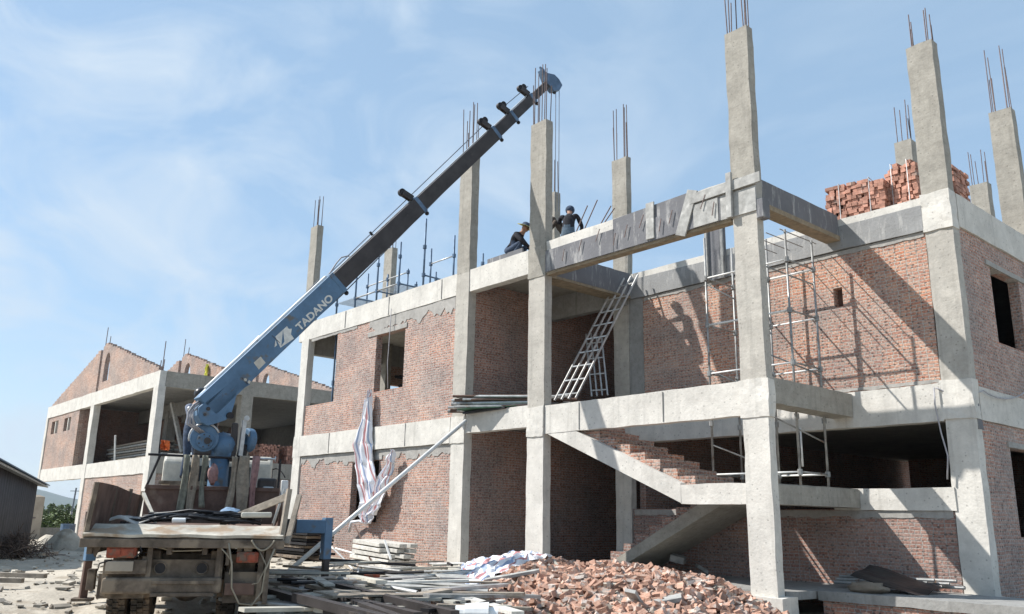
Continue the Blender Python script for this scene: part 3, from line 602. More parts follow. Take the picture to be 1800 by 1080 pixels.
def gable(y):
    zr = lambda x: 7.11+(9.55-7.11)*((x+56.2)/(56.2-46.39) if x < -46.39 else (-37.55-x)/(46.39-37.55))
    segs = [(-56.1, -47.2, lambda x: 7.11, zr), (-46.8, -46.39, lambda x: 7.11, zr), (-46.39, -46.25, lambda x: 7.11, zr), (-45.35, -37.6, lambda x: 7.11, zr)]
    n = 8
    for i in range(n):
        xa, xb = -46.25+.9*i/n, -46.25+.9*(i+1)/n
        arc = lambda x: 8.45+.58*math.sqrt(max(0, 1-((x+45.8)/.45)**2))
        segs += [(xa, xb, lambda x: 7.11, lambda x: 7.55), (xa, xb, arc, zr)]
    b = MB()
    for xa, xb, lo, hi in segs: b.prism([(xa, y, lo(xa)), (xb, y, lo(xb)), (xb, y, hi(xb)+.001), (xa, y, hi(xa)+.001)], (0, .22, 0))
    q = random.Random(int(y*10)); k = MB(); k2 = MB()
    for i in range(44):
        x = -55.9+18*i/44
        if -47.45 < x < -46.7: continue
        (k if x < -47 else k2).box(x, x+.42, y+.01, y+.21, zr(x+.15)-.06, zr(x+.15)+.05+.05*q.random())
    o = b.build('gable', 'brick_far', b2); k.build('coping', 'brick_far', o); k2.build('coping', 'brick_far', o)
    for x, h in ((-46.9, 1.1), (-46.2, .45), (-37.7, 1.3), (-37.58, .5), (-38, .4)): MB().tube([(x, y+.1, zr(max(-56, min(-37.6, x)))-.1), (x+.05, y+.1, zr(max(-56, min(-37.6, x)))+h)], .02, 5).build('rebar', 'rebar', o)
for y in (LY+.06, 16.4, 20.95): gable(y)

# ================================================================== truck crane
def pjx(p):
    q = Vector(p)-Vector((0, 0, CH)); d = q.dot(FW); return 900+CF*q.dot(RT)/d, 540-CF*q.dot(UP)/d
UU = Vector((-math.cos(R(25)), math.sin(R(25)), 0)); RR = Vector((UU.y, -UU.x, 0)); RL = Vector((-10.915, 2.925, 0))
def T(u, r, z): return RL+UU*u+RR*r+Vector((0, 0, z))
tk = empty('truck_crane', T(2.5, 1.12, 0), 'dusty flatbed truck with a raised blue telescopic crane boom', 'crane truck')
def tb(b, u0, u1, r0, r1, z0, z1):
    return b.hexa([T(u0, r0, z0), T(u0, r1, z0), T(u1, r1, z0), T(u1, r0, z0), T(u0, r0, z1), T(u0, r1, z1), T(u1, r1, z1), T(u1, r0, z1)])
def tp(name, m, *boxes, bevel=.008, parent=None):
    b = MB()
    for x in boxes: tb(b, *x)
    return b.build(name, m, parent or tk, bevel=bevel)
bed = tp('flatbed', 'mud', (.02, 5.0, .0, 2.25, .74, .83))
def deckf(u, v):
    r = .0+2.25*u; z = .835+.11*v+.014*noise.noise(Vector((r*3, v*2, 0))); uu = .0+.42*v+(.02*noise.noise(Vector((r*5, 0, 3)))-.02 if v < .1 else 0)
    return T(uu, r, z)
MB().grid(deckf, 50, 8).build('deck_plate', mat('deck_worn', (.42, .39, .33), .8, 0, (2.5, .35), n2=(2.6, .5, (.30, .22, .15)), bump=.4, bscale=20), bed, solid=.035)
tp('deck_floor', 'rust', (.40, 4.98, .02, 2.23, .83, .94), parent=bed)
tp('rear_sill', 'mud', (-.03, .12, -.02, 2.27, .70, .80), parent=bed)
for r in (.08, .5, .95, 1.35, 1.75, 2.15): tp('crossmember', 'mud', (.05, 4.9, r-.03, r+.03, .62, .735), parent=bed)
ch = tp('chassis', 'mud', (.25, 8.2, .74, .84, .42, .66), (.25, 8.2, 1.42, 1.52, .42, .66), (.5, .6, .8, 1.5, .45, .62), (2.2, 2.3, .8, 1.5, .45, .62))
tp('rear_plate', 'mud', (.18, .22, .74, 1.52, .32, .56), parent=ch)
for r in (.86, 1.33):
    MB().cyl(T(.175, r, .46), UU, .062, .02).build('tow_eye', 'grease', ch); MB().tube([T(.165, r+.068*math.cos(a*math.pi/8), .46+.068*math.sin(a*math.pi/8)) for a in range(17)], .008, 5).build('eye_ring', 'mud', ch, smooth=True)
tp('bumper', 'mud', (.0, .10, .26, 1.58, .18, .36), bevel=.03); tp('bumper_bracket', 'mud', (.08, .2, .66, .74, .3, .6), (.08, .2, 1.5, 1.57, .3, .66))
tp('mudflap', 'mud', (.14, .165, .2, .72, .12, .40)); tp('mudflap', 'mud', (.14, .165, 1.6, 2.12, .06, .42))
tp('guard_box', 'mud', (.3, 1.9, 1.62, 1.95, .28, .62)); tp('side_frame', 'mud', (.04, .12, 2.06, 2.12, .05, .70), (.1, 2.9, 2.06, 2.11, .1, .68))
for (r0, r1, z0) in ((.27, .60, .58), (1.72, 1.98, .53)):
    h = tp('tail_light', 'lamp', (.0, .1, r0, r1, z0, z0+.13), bevel=.02)
    tp('lens', M['lamp'], (-.012, .0, r0+.03, (r0+r1)/2-.01, z0+.025, z0+.105), ((-.012, .0, (r0+r1)/2+.01, r1-.03, z0+.025, z0+.105)[0], .0, (r0+r1)/2+.01, r1-.03, z0+.025, z0+.105), parent=h)
    tp('lamp_bracket', 'mud', (.03, .1, (r0+r1)/2-.05, (r0+r1)/2+.05, z0+.13, .735), parent=h)
tp('number_plate', M['plaster'], (.0, .015, .28, .58, .43, .545)); tp('plate_box', 'mud', (.02, .12, .26, .72, .40, .56))
def wheel(u, r0, r1, z=.19, rad=.46):
    wo = MB().cyl(T(u, (r0+r1)/2, z), RR, rad*.5, (r1-r0)*.8, 20).build('wheel', 'mud', tk)
    b = MB(); n = 30; prof = ((0, .55), (.03, .86), (.10, .985), (.5, 1.0), (.9, .985), (.97, .86), (1, .55))
    for k in range(n):
        for (a, q) in prof:
            t = 2*math.pi*k/n; b.v.append(T(u+math.cos(t)*rad*q*.97, r0+(r1-r0)*a, z+math.sin(t)*rad*q*.97))
    m = len(prof)
    for k in range(n):
        for i in range(m-1): b.face([k*m+i, k*m+i+1, ((k+1) % n)*m+i+1, ((k+1) % n)*m+i])
    b.build('tyre', 'rubber', wo, smooth=False)
    b = MB()
    for k in range(36):
        for (a0, a1, ph) in ((.06, .34, 0), (.37, .63, .5), (.66, .94, 0)):
            t = 2*math.pi*(k+ph)/36; c = Vector((math.cos(t), math.sin(t))); e = Vector((-c.y, c.x))
            pts = []
            for rr in (rad*.95, rad*1.005):
                for (aa, ee) in ((a0, -.026), (a1, -.026), (a1, .026), (a0, .026)): pts.append(T(u+c.x*rr+e.x*ee, r0+(r1-r0)*aa, z+c.y*rr+e.y*ee))
            b.hexa(pts)
    b.build('tread', 'rubber', wo)
for (r0, r1) in ((.22, .46), (.50, .74), (1.50, 1.74), (1.78, 2.02)): wheel(1.15, r0, r1); 
for (r0, r1) in ((.25, .48), (1.76, 1.99)): wheel(7.2, r0, r1)
MB().cyl(T(1.15, 1.12, .19), RR, .09, 1.6).build('axle', 'mud', tk); MB().sphere(T(1.15, 1.12, .19), .2, 12, 8).build('differential', 'mud', tk, smooth=True)
# sides of the bed
def gate(u, v):
    uu = .08+4.2*u; return T(uu, .03+.05*v-.05*u+.012*noise.noise(Vector((uu*2, v, 0))), .88+v*(.56-.05*u)+.015*math.sin(uu*1.3))
gp = MB().grid(gate, 30, 6).build('side_gate', 'rust', tk, solid=.03)
for uu in (.07, 1.5, 2.9, 4.25): MB().bar(T(uu, .0, .7), T(uu, .06, 1.44), .05).build('gate_post', 'mud', gp)
tp('side_gate', 'rust', (1.2, 4.9, 2.2, 2.24, .9, 1.28))
tp('headboard', 'rust', (4.99, 5.05, .0, 2.25, .9, 1.56), (4.96, 4.99, .0, 2.25, 1.5, 1.57))
hf_ = MB(); hf_.tube([T(5.02, -.02, 2.09), T(5.02, 2.0, 2.07)], .022, 8); hr = hf_.build('rack_rail', 'grease', tk)
for (r, r2) in ((.18, -.0), (.75, .75), (1.5, 1.52), (2.22, 2.22)): MB().tube([T(5.02, r2, 1.5), T(5.02, r, 2.09)], .022, 8).build('rack_post', 'grease', tk)
MB().tube([T(4.98, 1.75, 2.08), T(4.98, 2.12, 2.08)], .02, 8).build('rack_hook', 'galv', tk); MB().cyl(T(4.98, 2.13, 2.08), RR, .05, .02, 12).build('rack_hook_end', 'galv', tk)
for p, q_ in ((T(.05, 2.22, .72), T(.12, 2.28, 1.42)), (T(.05, 2.3, .75), T(.4, 2.42, 1.35))): MB().bar(p, q_, .06, .05).build('side_stake', 'wood', tk)
# outriggers
for sgn, r0, r1, uo in ((-1, .1, -.33, 2.6), (1, 2.2, 3.02, 3.4)):
    e = r1; zt = .93 if sgn > 0 else .86
    ob = MB().use('blue'); ob.bar(T(uo, r0, zt), T(uo, e-.04*sgn, zt), .2, .21); o1 = ob.build('outrigger', None, tk, bevel=.01)
    MB().bar(T(uo, r0+.0*sgn, zt), T(uo, r0+.33*sgn, zt), .215, .225).build('outrigger_sleeve', 'dark', o1)
    MB().bar(T(uo-.01, e, .42), T(uo-.01, e, zt+.14), .14, .13).build('leg', 'blue', o1, bevel=.01)
    MB().bar(T(uo-.01, e+.02*sgn, -.1), T(uo-.01, e+.01*sgn, .45), .10, .09).build('inner_leg', 'dark' if sgn > 0 else 'rust', o1, bevel=.01)
    MB().hexa([T(uo+a, e+.02*sgn+b_, z_) for z_ in (-.12, -.08) for a, b_ in ((-.13, -.13), (-.13, .13), (.13, .13), (.13, -.13))]).build('foot', 'mud', o1)
# cab
cb = MB().use('cream'); poly = [(6.15, .55), (7.95, .55), (8.05, 1.35), (7.8, 2.2), (6.3, 2.2), (6.15, 2.05)]
cb.prism([T(u, .12, z) for u, z in poly], RR*1.98); cabo = cb.build('cab', None, tk, bevel=.05)
tp('rear_window', 'glass', (6.12, 6.16, .5, 1.7, 1.55, 1.98), parent=cabo); tp('cab_window', 'glass', (6.7, 7.4, 2.095, 2.12, 1.4, 2.0), parent=cabo)
MB().bar(T(6.0, 2.35, 1.35), T(6.0, 2.35, 1.75), .14, .06).build('mirror', 'white', tk, bevel=.02); MB().tube(curve(T(6.3, 2.1, 1.95), T(6.0, 2.35, 1.8), -.08), .012, 6).build('mirror_arm', 'grease', tk, smooth=True)
tp('tank', 'dark', (5.2, 5.8, 1.85, 2.2, .95, 1.75), bevel=.05); tp('hydraulic_block', 'galv', (5.15, 5.4, 1.95, 2.15, 1.3, 1.6), bevel=.03)
# crane column and turret
tp('crane_base', 'blue', (5.3, 5.9, .7, 1.6, .7, 1.0), bevel=.02)
MB().tube([T(5.6, 1.15, .95), T(5.6, 1.15, 2.15)], .19, 16, r2=.17).build('crane_column', 'blue', tk, smooth=True)
tur = MB().sphere(T(5.6, 1.15, 2.32), .3, 16, 10, (1, .9, .85), .25).build('turret', 'blue', tk, smooth=True)
tp('turret_box', 'blue', (5.4, 5.8, .92, 1.35, 2.1, 2.5), bevel=.06, parent=tur); tp('turret_cheek', 'dark', (5.45, 5.75, 1.3, 1.42, 2.05, 2.75), (5.45, 5.75, .98, 1.05, 2.3, 2.8), bevel=.03, parent=tur)
wd = MB().cyl(T(5.45, .86, 2.43), UU, .25, .36, 28).build('winch', 'blue', tk, bevel=.02)
MB().cyl(T(5.25, .88, 2.38), UU, .15, .05, 24).build('winch_cap', 'blue', wd, bevel=.015); MB().cyl(T(5.22, .92, 2.38), UU, .06, .05, 16).build('winch_hub', 'dark', wd)
MB().tube([T(5.24, .86+.262*math.cos(t*.2), 2.43+.262*math.sin(t*.2)) for t in range(2, 18)], .018, 6).build('winch_guard', 'galv', wd, smooth=True)
tp('winch_motor', 'dark', (5.28, 5.6, .70, 1.0, 2.13, 2.27), bevel=.03, parent=wd)
for a in range(7):
    t = a*.9; MB().cyl(T(5.225, .88+.11*math.cos(t), 2.38+.11*math.sin(t)), UU, .014, .02, 8).build('bolt', 'dark', wd)
dd = MB().cyl(T(5.6, 1.62, 2.45), UU*.5+RR*.86, .22, .13, 28).build('swing_drum', 'blue', tk, bevel=.02)
MB().bar(T(5.45, 1.5, 2.15), T(5.45, 1.52, 2.8), .075, .06).build('lift_cylinder_rod', 'galv', tk); MB().tube([T(5.5, 1.5, 1.95), T(5.55, 1.55, 2.35)], .09, 12).build('lift_cylinder', 'grease', tk)
MB().cyl(T(5.45, 1.56, 2.84), UU, .05, .08, 14).build('lift_cylinder_eye', 'galv', tk)
lev = MB().tube([T(5.3, .72, 2.55), T(5.3, .55, 2.95), T(5.3, .85, 2.92)], .018, 6).build('control_lever', 'galv', tk, smooth=True); MB().sphere(T(5.3, .55, 2.95), .045, 8, 6).build('lever_knob', 'galv', lev, smooth=True)
tp('operator_platform', 'mud', (5.9, 6.4, .1, .95, 1.62, 1.68)); tp('platform_bracket', 'mud', (5.85, 5.95, .3, .9, 1.0, 1.62))
for pts in ([T(-.02, .62, .74), T(-.03, .66, .66), T(-.02, .58, .58)], [T(-.01, 1.5, .74), T(-.03, 1.62, .62), T(-.03, 1.68, .54), T(-.02, 1.66, .4)], [T(.1, .82, .7), T(.08, 1.0, .66), T(.08, 1.3, .67), T(.1, 1.42, .71)], [T(.02, .34, .56), T(-.02, .22, .52), T(.03, .2, .44)], [T(.02, 1.98, .68), T(-.02, 2.08, .5), T(.0, 2.0, .3), T(.02, 1.8, .26)]):
    MB().tube(pts, .009, 5).build('wiring', 'cordt' if len(pts) == 4 else 'grease', tk, smooth=True)
for (r0, r1, z0, z1) in ((.25, .31, .16, .56), (.71, .77, .3, .74), (1.49, 1.55, .3, .74), (1.98, 2.04, .1, .7), (1.6, 1.64, .5, .74)): tp('hanger', 'mud', (.06, .1, r0, r1, z0, z1), bevel=.004)
tp('bumper_lip', 'mud', (-.02, .0, .8, 1.5, .15, .19), (-.02, .0, .8, 1.5, .29, .33), bevel=.004); tp('step_plate', 'rust', (.0, .04, 1.62, 1.96, .16, .3), bevel=.01); tp('side_light', 'mud', (.3, .42, .05, .14, .2, .44), bevel=.01)
MB().prism([T(.1, .06, .72), T(.1, .2, .72), T(.1, .14, .58)], UU*.04).build('corner_bracket', 'mud', tk)
# ---- boom
B0 = at(360, 716, d=15.45); T0 = at(957, 153, Y=13.7); bd = (T0-B0).normalized(); BL = (T0-B0).length
bs = bd.cross(Vector((0, 0, 1))).normalized()
if bs.dot(Vector((1, 0, 0))) < 0: bs = -bs
bn = bs.cross(bd); bn = bn if bn.z > 0 else -bn
def tpar(px):
    lo, hi = 0, BL*1.2
    for _ in range(40):
        m_ = (lo+hi)/2
        if pjx(B0+bd*m_)[0] < px: lo = m_
        else: hi = m_
    return lo
def onp(u, v, off=.16):                 # on the flat side of the boom
    k = FW+RT*((u-900)/CF)-UP*((v-540)/CF); p0 = B0+bs*off; t = (p0-Vector((0, 0, CH))).dot(bs)/k.dot(bs); return Vector((0, 0, CH))+k*t
def bbar(b, t0, t1, w, h, up=0.): return b.bar(B0+bd*t0+bn*up, B0+bd*t1+bn*up, w, h, up=bn)
boom = bbar(MB(), .0, tpar(592), .32, .455).build('boom', 'blue', tk, bevel=.012)
heel = [onp(*p) for p in ((350, 716), (348, 730), (354, 743), (366, 749), (382, 744), (397, 739), (407, 728), (413, 708), (417, 690), (440, 676), (425, 652), (395, 680))]
MB().prism(heel, -bs*.31).build('heel_plate', 'blue', boom, bevel=.01)
def disc(c, r, h=.02, m='dark', name='pin'): return MB().cyl(c, bs, r, h, 16).build(name, m, boom)
disc(onp(366, 719, .165), .035); disc(onp(360, 729, .165), .025); disc(onp(404, 731, .17), .065, .06, 'grease', 'cylinder_pin'); disc(onp(431, 668, .162), .03, .01, 'cream', 'decal')
secs = [(592, 737, .27, .385), (737, 871, .235, .335), (871, 902, .2, .285), (902, 936, .17, .245), (936, 962, .14, .2)]
prev = boom
for i, (pa, pb, w_, h_) in enumerate(secs):
    prev = bbar(MB(), tpar(pa)-.3, tpar(pb), w_, h_).build('boom_section', 'dark', boom, bevel=.008)
for pa, w_, h_, ear in ((592, .34, .475, 0), (737, .29, .41, 1), (871, .255, .36, 2), (902, .22, .305, 3), (936, .19, .265, 3)):
    t_ = tpar(pa); c = bbar(MB(), t_-.10, t_, w_, h_).build('boom_collar', 'blue' if ear == 0 else 'scaf_d', boom, bevel=.01)
    if ear: 
        q0 = B0+bd*(t_-.06)+bn*h_*.5; q1 = q0+bn*.26-bd*.10
        MB().bar(q0-bs*.04, q1-bs*.04, .03, .14, up=bd).bar(q0+bs*.05, q1+bs*.05, .03, .14, up=bd).build('rope_guide', 'dark', c, bevel=.008)
        MB().cyl(q1, bs, .085, .09, 18).build('sheave', 'grease', c)
        if ear >= 2: MB().cyl(q1+bd*.12-bn*.03, bs, .08, .08, 18).build('sheave', 'grease', c)
    MB().sphere(B0+bd*(t_-.04)-bn*(h_*.5+.04)+bs*w_*.3, .05, 8, 6).build('stop_lug', 'grease', c)
bbar(MB(), .25, tpar(586), .11, .045, .245).build('top_pipe', 'white', boom)
for a_, b_, h_ in ((592, 737, .385), (737, 871, .335), (871, 936, .285)): bbar(MB(), tpar(a_), tpar(b_)-.1, .05, .022, h_/2+.008).build('top_strip', 'galv', boom)
hd = B0+bd*tpar(964)
hp = [onp(*p, .1) for p in ((953, 121), (962, 128), (975, 131), (983, 139), (989, 150), (984, 159), (974, 160), (968, 152), (962, 146))]
head = MB().prism(hp, -bs*.2).build('boom_head', 'scaf_d', boom, bevel=.012)
MB().cyl(onp(979, 152, 0), bs, .1, .12, 18).build('head_sheave', 'grease', head); MB().prism([onp(*p, .03) for p in ((950, 117), (957, 122), (960, 131), (955, 131))], -bs*.06).build('rope_guard', 'scaf_d', head)
MB().bar(onp(975, 158, 0), onp(974, 165, 0), .05, .05).build('anti_two_block', 'grease', head)
# hoist rope over the boom and falls below the head
for q0, q1 in (((352, 700), (856, 215)), ((362, 703), (560, 492)), ((890, 184), (928, 152))):
    MB().tube([onp(*q0, -.05), onp(*q1, -.05)], .011, 5).build('hoist_rope', 'rope', tk)
MB().tube([onp(350, 698, -.05), onp(456, 592, -.05)], .027, 7).build('hose_line', 'white', tk); MB().tube([onp(356, 703, .05), onp(450, 606, .05)], .022, 7).build('hose_line', 'hose', tk)
MB().tube([onp(498, 612, .0), onp(600, 520, .0), onp(964, 152, .0)], .012, 5).build('derrick_rope', 'rope', tk)
MB().tube([onp(462, 598, -.05), onp(552, 513, -.05), onp(580, 480, -.1), onp(592, 462, -.1), onp(600, 453, -.1), onp(612, 450, -.1), onp(622, 456, -.1)], .016, 6).build('loose_hose', 'hose', tk, smooth=True)
for (px, py) in ((460, 598), (552, 503), (650, 408)): MB().bar(onp(px, py, -.05), onp(px+9, py+11, -.05), .04, .04).build('rope_stay', 'grease', boom)
for x_ in (977, 983): MB().tube([onp(x_, 160, 0), onp(x_, 160, 0)+Vector((0, 0, -3.4))], .010, 5).build('hook_rope', 'rope', tk)
for i in range(3):
    o_ = i*.05; MB().tube([onp(352+i*3, 704+i*2, 0), onp(340+i*4, 712+i*2, .05), onp(331+i*4, 725, .06), onp(329+i*5, 745, .06), T(5.3, .8+o_, 2.5)], .016, 6).build('hydraulic_hose', 'hose', tk, smooth=True)
# lettering and marks on the boom side
def bpoly(pts, m, off, name='decal'): 
    b = MB(); P_ = [onp(*p, off) for p in pts]; b.v += P_; b.face(range(len(P_))); return b.build(name, m, boom, recalc=False)
bpoly([(484, 592), (504.5, 573.5), (507.5, 578.5), (513, 578), (511.5, 588), (517, 595.5), (493, 611.5)], 'letter', .163, 'emblem')
bpoly([(497.5, 580), (500, 601), (494.5, 608.5)], 'blue', .165, 'emblem'); bpoly([(484.5, 597.5), (487, 607), (482.5, 611)], 'letter', .163, 'emblem')
bpoly([(446, 638), (458, 627), (467, 638), (455, 650)], 'cream', .163, 'data_plate')
bpoly([(435, 672), (438, 668), (441, 671), (438, 675)], 'cream', .164, 'decal')
for l0, l1 in (((478, 590), (492, 603)), ((425, 664), (436, 676))): MB().tube([onp(*l0, .163), onp(*l1, .163)], .006, 4).build('seam', 'dark', boom)
tcv = bpy.data.curves.new('lettering', 'FONT'); tcv.body = 'TADANO'; tcv.size = 1; tcv.offset = .03; tcv.extrude = .01
to = bpy.data.objects.new('lettering_curve', tcv); col.objects.link(to); bpy.context.view_layer.update()
dg = bpy.context.evaluated_depsgraph_get(); tme = bpy.data.meshes.new_from_object(to.evaluated_get(dg)); bpy.data.objects.remove(to)
xs = [v.co.x for v in tme.vertices]; ys = [v.co.y for v in tme.vertices]; pa, pb = onp(527.5, 583, .164), onp(587, 526.5, .164)
kx = (pb-pa).length/(max(xs)-min(xs)); ky = .155/(max(ys)-min(ys)); ex = (pb-pa).normalized(); ey = bs.cross(ex)
for v in tme.vertices:
    c = v.co.copy(); v.co = pa+ex*(c.x-min(xs))*kx+ey*(c.y-min(ys))*ky+bs*(c.z*.2)
tme.materials.clear(); tme.materials.append(M['letter']); lo_ = bpy.data.objects.new('lettering', tme); col.objects.link(lo_); lo_.parent = boom

# load on the bed and straps hung on the rack
def strap(r, w_, z0, z1, m, label, fl=.03, sd=0):
    b = MB()
    def fn(u, v): 
        z = z1+(z0-z1)*v; return T(4.95-.02-.03*math.sin(v*5+sd)+.015*math.sin(u*9+sd+v*4), r+w_*(u-.5)*(1-.25*math.sin(v*3+sd)**2)+fl*math.sin(v*4+sd)*v, z)
    b.grid(fn, 8, 16); return tag(b.build('webbing_strap', m, smooth=True, solid=.008), label, 'strap', 'webbing straps on the truck rack')
strap(.63, .13, 1.0, 2.1, 'slingg', 'greenish strap hanging leftmost on the truck rack', sd=1); strap(.78, .15, .98, 2.1, 'sling', 'tan strap beside the greenish one, reaching down to the bed', sd=2)
strap(.94, .10, 1.2, 2.1, 'slingg', 'narrow green strap left of the pink pouch', sd=3); strap(1.43, .12, 1.0, 2.1, 'sling', 'dark tan strap hanging left of the widest strap', sd=4, fl=-.05)
strap(1.60, .22, .97, 2.12, 'sling', 'widest tan strap in the middle of the right bunch on the rack', sd=5); strap(1.80, .13, 1.0, 2.12, 'slingp', 'pinkish brown strap at the right end of the rack', sd=6, fl=-.04)
tag(MB().sphere(T(4.9, 1.09, 1.78), .12, 12, 9, (.5, .75, 1.5), .4).build('pouch', 'slingp', smooth=True), 'dusty pink pouch hanging between the two strap bunches', 'pouch')
q = random.Random(3)
cc = MB()
for k in range(9):
    z_ = .985+.012*k; pts = [T(.75+.25*math.sin(t*.7+k)+.04*k, .55+t*.17+.06*math.sin(k*2+t), z_+.05*math.sin(math.pi*t/8.)+.015*math.sin(t*2+k)) for t in range(9)]
    cc.tube(pts, .017, 6)
tag(cc.build('cable_bundle', 'cable', smooth=True), 'bundle of black cables lying across the truck bed', 'cable')
def sheet(name, m, c, a, b_, wob, label, cat, th=.012, sd=0):
    c, a, b_ = Vector(c), Vector(a), Vector(b_); nn_ = a.cross(b_).normalized()
    fn = lambda u, v: c+a*(u-.5)+b_*(v-.5)+nn_*wob*noise.noise(Vector((u*2.2+sd, v*2.2, sd*3.)))
    return tag(MB().grid(fn, 12, 8).build(name, m, solid=th), label, cat)
sheet('black_sheet', 'cable', T(1.0, .95, 1.03), RR*1.3, UU*.7, .08, 'black plastic sheet spread on the truck bed under the cables', 'sheet', sd=1)
sheet('grey_sheet', 'woodg', T(.8, .4, 1.02), RR*.45, UU*.5+Vector((0, 0, .05)), .06, 'crumpled grey sheet at the left of the truck bed', 'sheet', sd=2)
tag(MB().cyl(T(.55, .98, 1.01), RR, .035, .16, 12).build('paint_tin', 'white', bevel=.006), 'small white tin lying on the truck deck', 'tin')
tag(MB().bar(T(.6, 1.72, 1.09), T(.6, 2.1, 1.10), .22, .07).build('work_lamp', 'cream', bevel=.02), 'cream work lamp case lying at the right of the truck deck', 'lamp')
tag(MB().sphere(T(1.4, 1.55, 1.08), .13, 12, 8, (1, 1.3, .8), .5).build('blue_bag', 'bluebag', smooth=True), 'small blue bag on the truck bed under the leaning plank', 'bag')
tag(MB().prism([T(1.2, 1.12, 1.03), T(1.2, 1.3, 1.03), T(1.2, 1.24, 1.14), T(1.2, 1.2, 1.13)], UU*.1).build('paper_scrap', 'white'), 'torn white cup upside down among the black cables', 'cup')
tag(MB().bar(T(1.2, 1.45, .98), T(.5, 2.26, 1.33), .03, .09).build('wooden_plank', 'wood', bevel=.004), 'weathered plank leaning up to the right edge of the truck bed', 'plank')
tag(MB().bar(T(4.2, .08, 1.4), T(3.2, .42, .97), .05, .05).build('wooden_plank', 'ply', bevel=.004), 'pale batten leaning from the left gate onto the truck bed', 'plank')
for k in range(4): tag(MB().bar(T(.9+.25*k, 2.12+.01*k, .96), T(.9+.25*k+.2, 2.24+.02*k, 1.42-.03*k), .16, .02, up=RR).build('wooden_plank', 'timberw', bevel=.003), ['whitish board standing nearest at the right side of the truck bed', 'second whitish board standing at the right side of the truck bed', 'third whitish board standing at the right side of the truck bed', 'farthest whitish board standing at the right side of the truck bed'][k], 'board', 'boards at the right of the truck bed')
tag(MB().tube(curve(T(-.04, 1.62, .74), T(-.04, 2.15, .66), .05)[:0]+[T(-.04, 1.62, .76), T(-.05, 1.68, .5), T(-.05, 1.70, .25), T(-.05, 1.8, .07), T(-.05, 1.95, .05), T(-.05, 2.05, .2), T(-.05, 2.07, .45), T(-.04, 2.16, .7)], .011, 6).build('tan_cord', 'cordt', smooth=True), 'tan cord hanging in a long loop below the truck tail', 'cord')
tag(MB().tube(curve(T(-.05, 1.88, .8), T(-.05, 2.15, .8), .12), .011, 6).build('tan_cord', 'cordt', smooth=True), 'short tan cord looped under the right corner of the deck', 'cord')

# ================================================================== scaffolds, ladders, pipes
def pipe(b, p, q, r=.024, n=8): return b.tube([p, q], r, n)
sf = empty('scaffold_tower', (-8.7, 14.5, 1.77), 'steel scaffold tower standing on the stair landing behind the tall front column', 'scaffold')
posts = [(-8.25, 14.05), (-8.25, 15.02), (-9.27, 14.05), (-9.27, 15.02), (-10.12, 14.05), (-10.12, 15.02)]
for (x, y) in posts:
    o = pipe(MB(), (x, y, 1.765), (x, y, 6.62 if x > -9 else 6.9), .023).build('post', 'scaf', sf, smooth=True)
    k = MB()
    for z in (2.02, 3.02, 4.02, 5.02, 6.02): MB().tube([(x, y, z-.05), (x, y, z+.05)], .048, 8).build('coupler', 'scaf', o)
for z in (2.02, 4.02, 5.02, 6.02):
    for (i, j) in ((0, 1), (2, 3), (0, 2), (1, 3), (2, 4), (4, 5)):
        pipe(MB(), (*posts[i], z), (*posts[j], z), .018).build('ledger', 'white' if (i, j) in ((1, 3), (0, 2), (2, 4)) else 'scaf', sf, smooth=True)
for (i, j, z0, z1) in ((2, 1, 6.3, 5.7), (2, 1, 4.5, 3.9), (4, 3, 5.9, 5.2), (4, 3, 4.1, 3.5), (2, 1, 3.35, 2.6), (4, 3, 2.6, 2.1)):
    pipe(MB(), (*posts[i], z0), (*posts[j], z1), .016).build('brace', 'scaf', sf, smooth=True)
for i in range(4): pipe(MB(), (-8.3-.3*i, 13.95, 6.62), (-8.3-.3*i, 15.3, 6.63), .010, 6).build('deck_bar', 'scaf', sf)
hang('conduit', [(-8.9, D-.2, 2.95), (-8.9, D-.2, 2.2)], .02, 'white', 'short white pipe hanging from the beam over the dark stair opening', 'pipe')
# scaffold on the roof of the left bay
rs = empty('roof_scaffold', (-21, 14, 7.13), 'blue grey scaffold poles standing on the roof behind the boom', 'scaffold')
q = random.Random(11); RP = {}
for i, x in enumerate((-23.9, -22.7, -21.5, -20.3, -19.1)):
    for j, y in enumerate((13.1, 14.2, 15.3)):
        h = 1.55+.75*q.random(); RP[i, j] = (x+.1*q.random(), y, h)
        x_ = RP[i, j][0]; o = pipe(MB(), (x_, y, 7.1), (x_+.03*(q.random()-.5), y, 7.13+h), .03).build('post', 'scaf_d', rs, smooth=True)
        for z in (.62, 1.45): MB().tube([(x_, y, 7.13+z-.05), (x_, y, 7.13+z+.05)], .055, 8).build('coupler', 'scaf_d', o)
for i in range(4):
    for j in range(3):
        if (i+j) % 3: pipe(MB(), (*RP[i, j][:2], 7.75), (*RP[i+1, j][:2], 7.75), .024).build('ledger', 'scaf' if j == 0 else 'scaf_d', rs, smooth=True)
for i in (0, 1, 3): pipe(MB(), (*RP[i, 1][:2], 8.58), (*RP[i+1, 1][:2], 8.58), .022).build('ledger', 'galv', rs, smooth=True)
for i in range(1, 5):
    for j in range(2): pipe(MB(), (*RP[i, j][:2], 7.75), (*RP[i, j+1][:2], 7.75), .024).build('ledger', 'scaf_d', rs, smooth=True)
for k in range(10): pipe(MB(), (-23.8+.12*k, 13.1, 7.79), (-23.75+.12*k, 15.3, 7.79), .012, 5).build('deck_bar', 'galv', rs); pipe(MB(), (-21.4+.12*k, 13.15, 7.79), (-21.35+.12*k, 15.2, 7.79), .012, 5).build('deck_bar', 'galv', rs)
tag(MB().box(-15.6, -14.3, O+.15, O+.19, 7.15, 7.35).build('formwork_board', 'form'), 'dark formwork board standing on the roof edge behind the crouching worker', 'board')
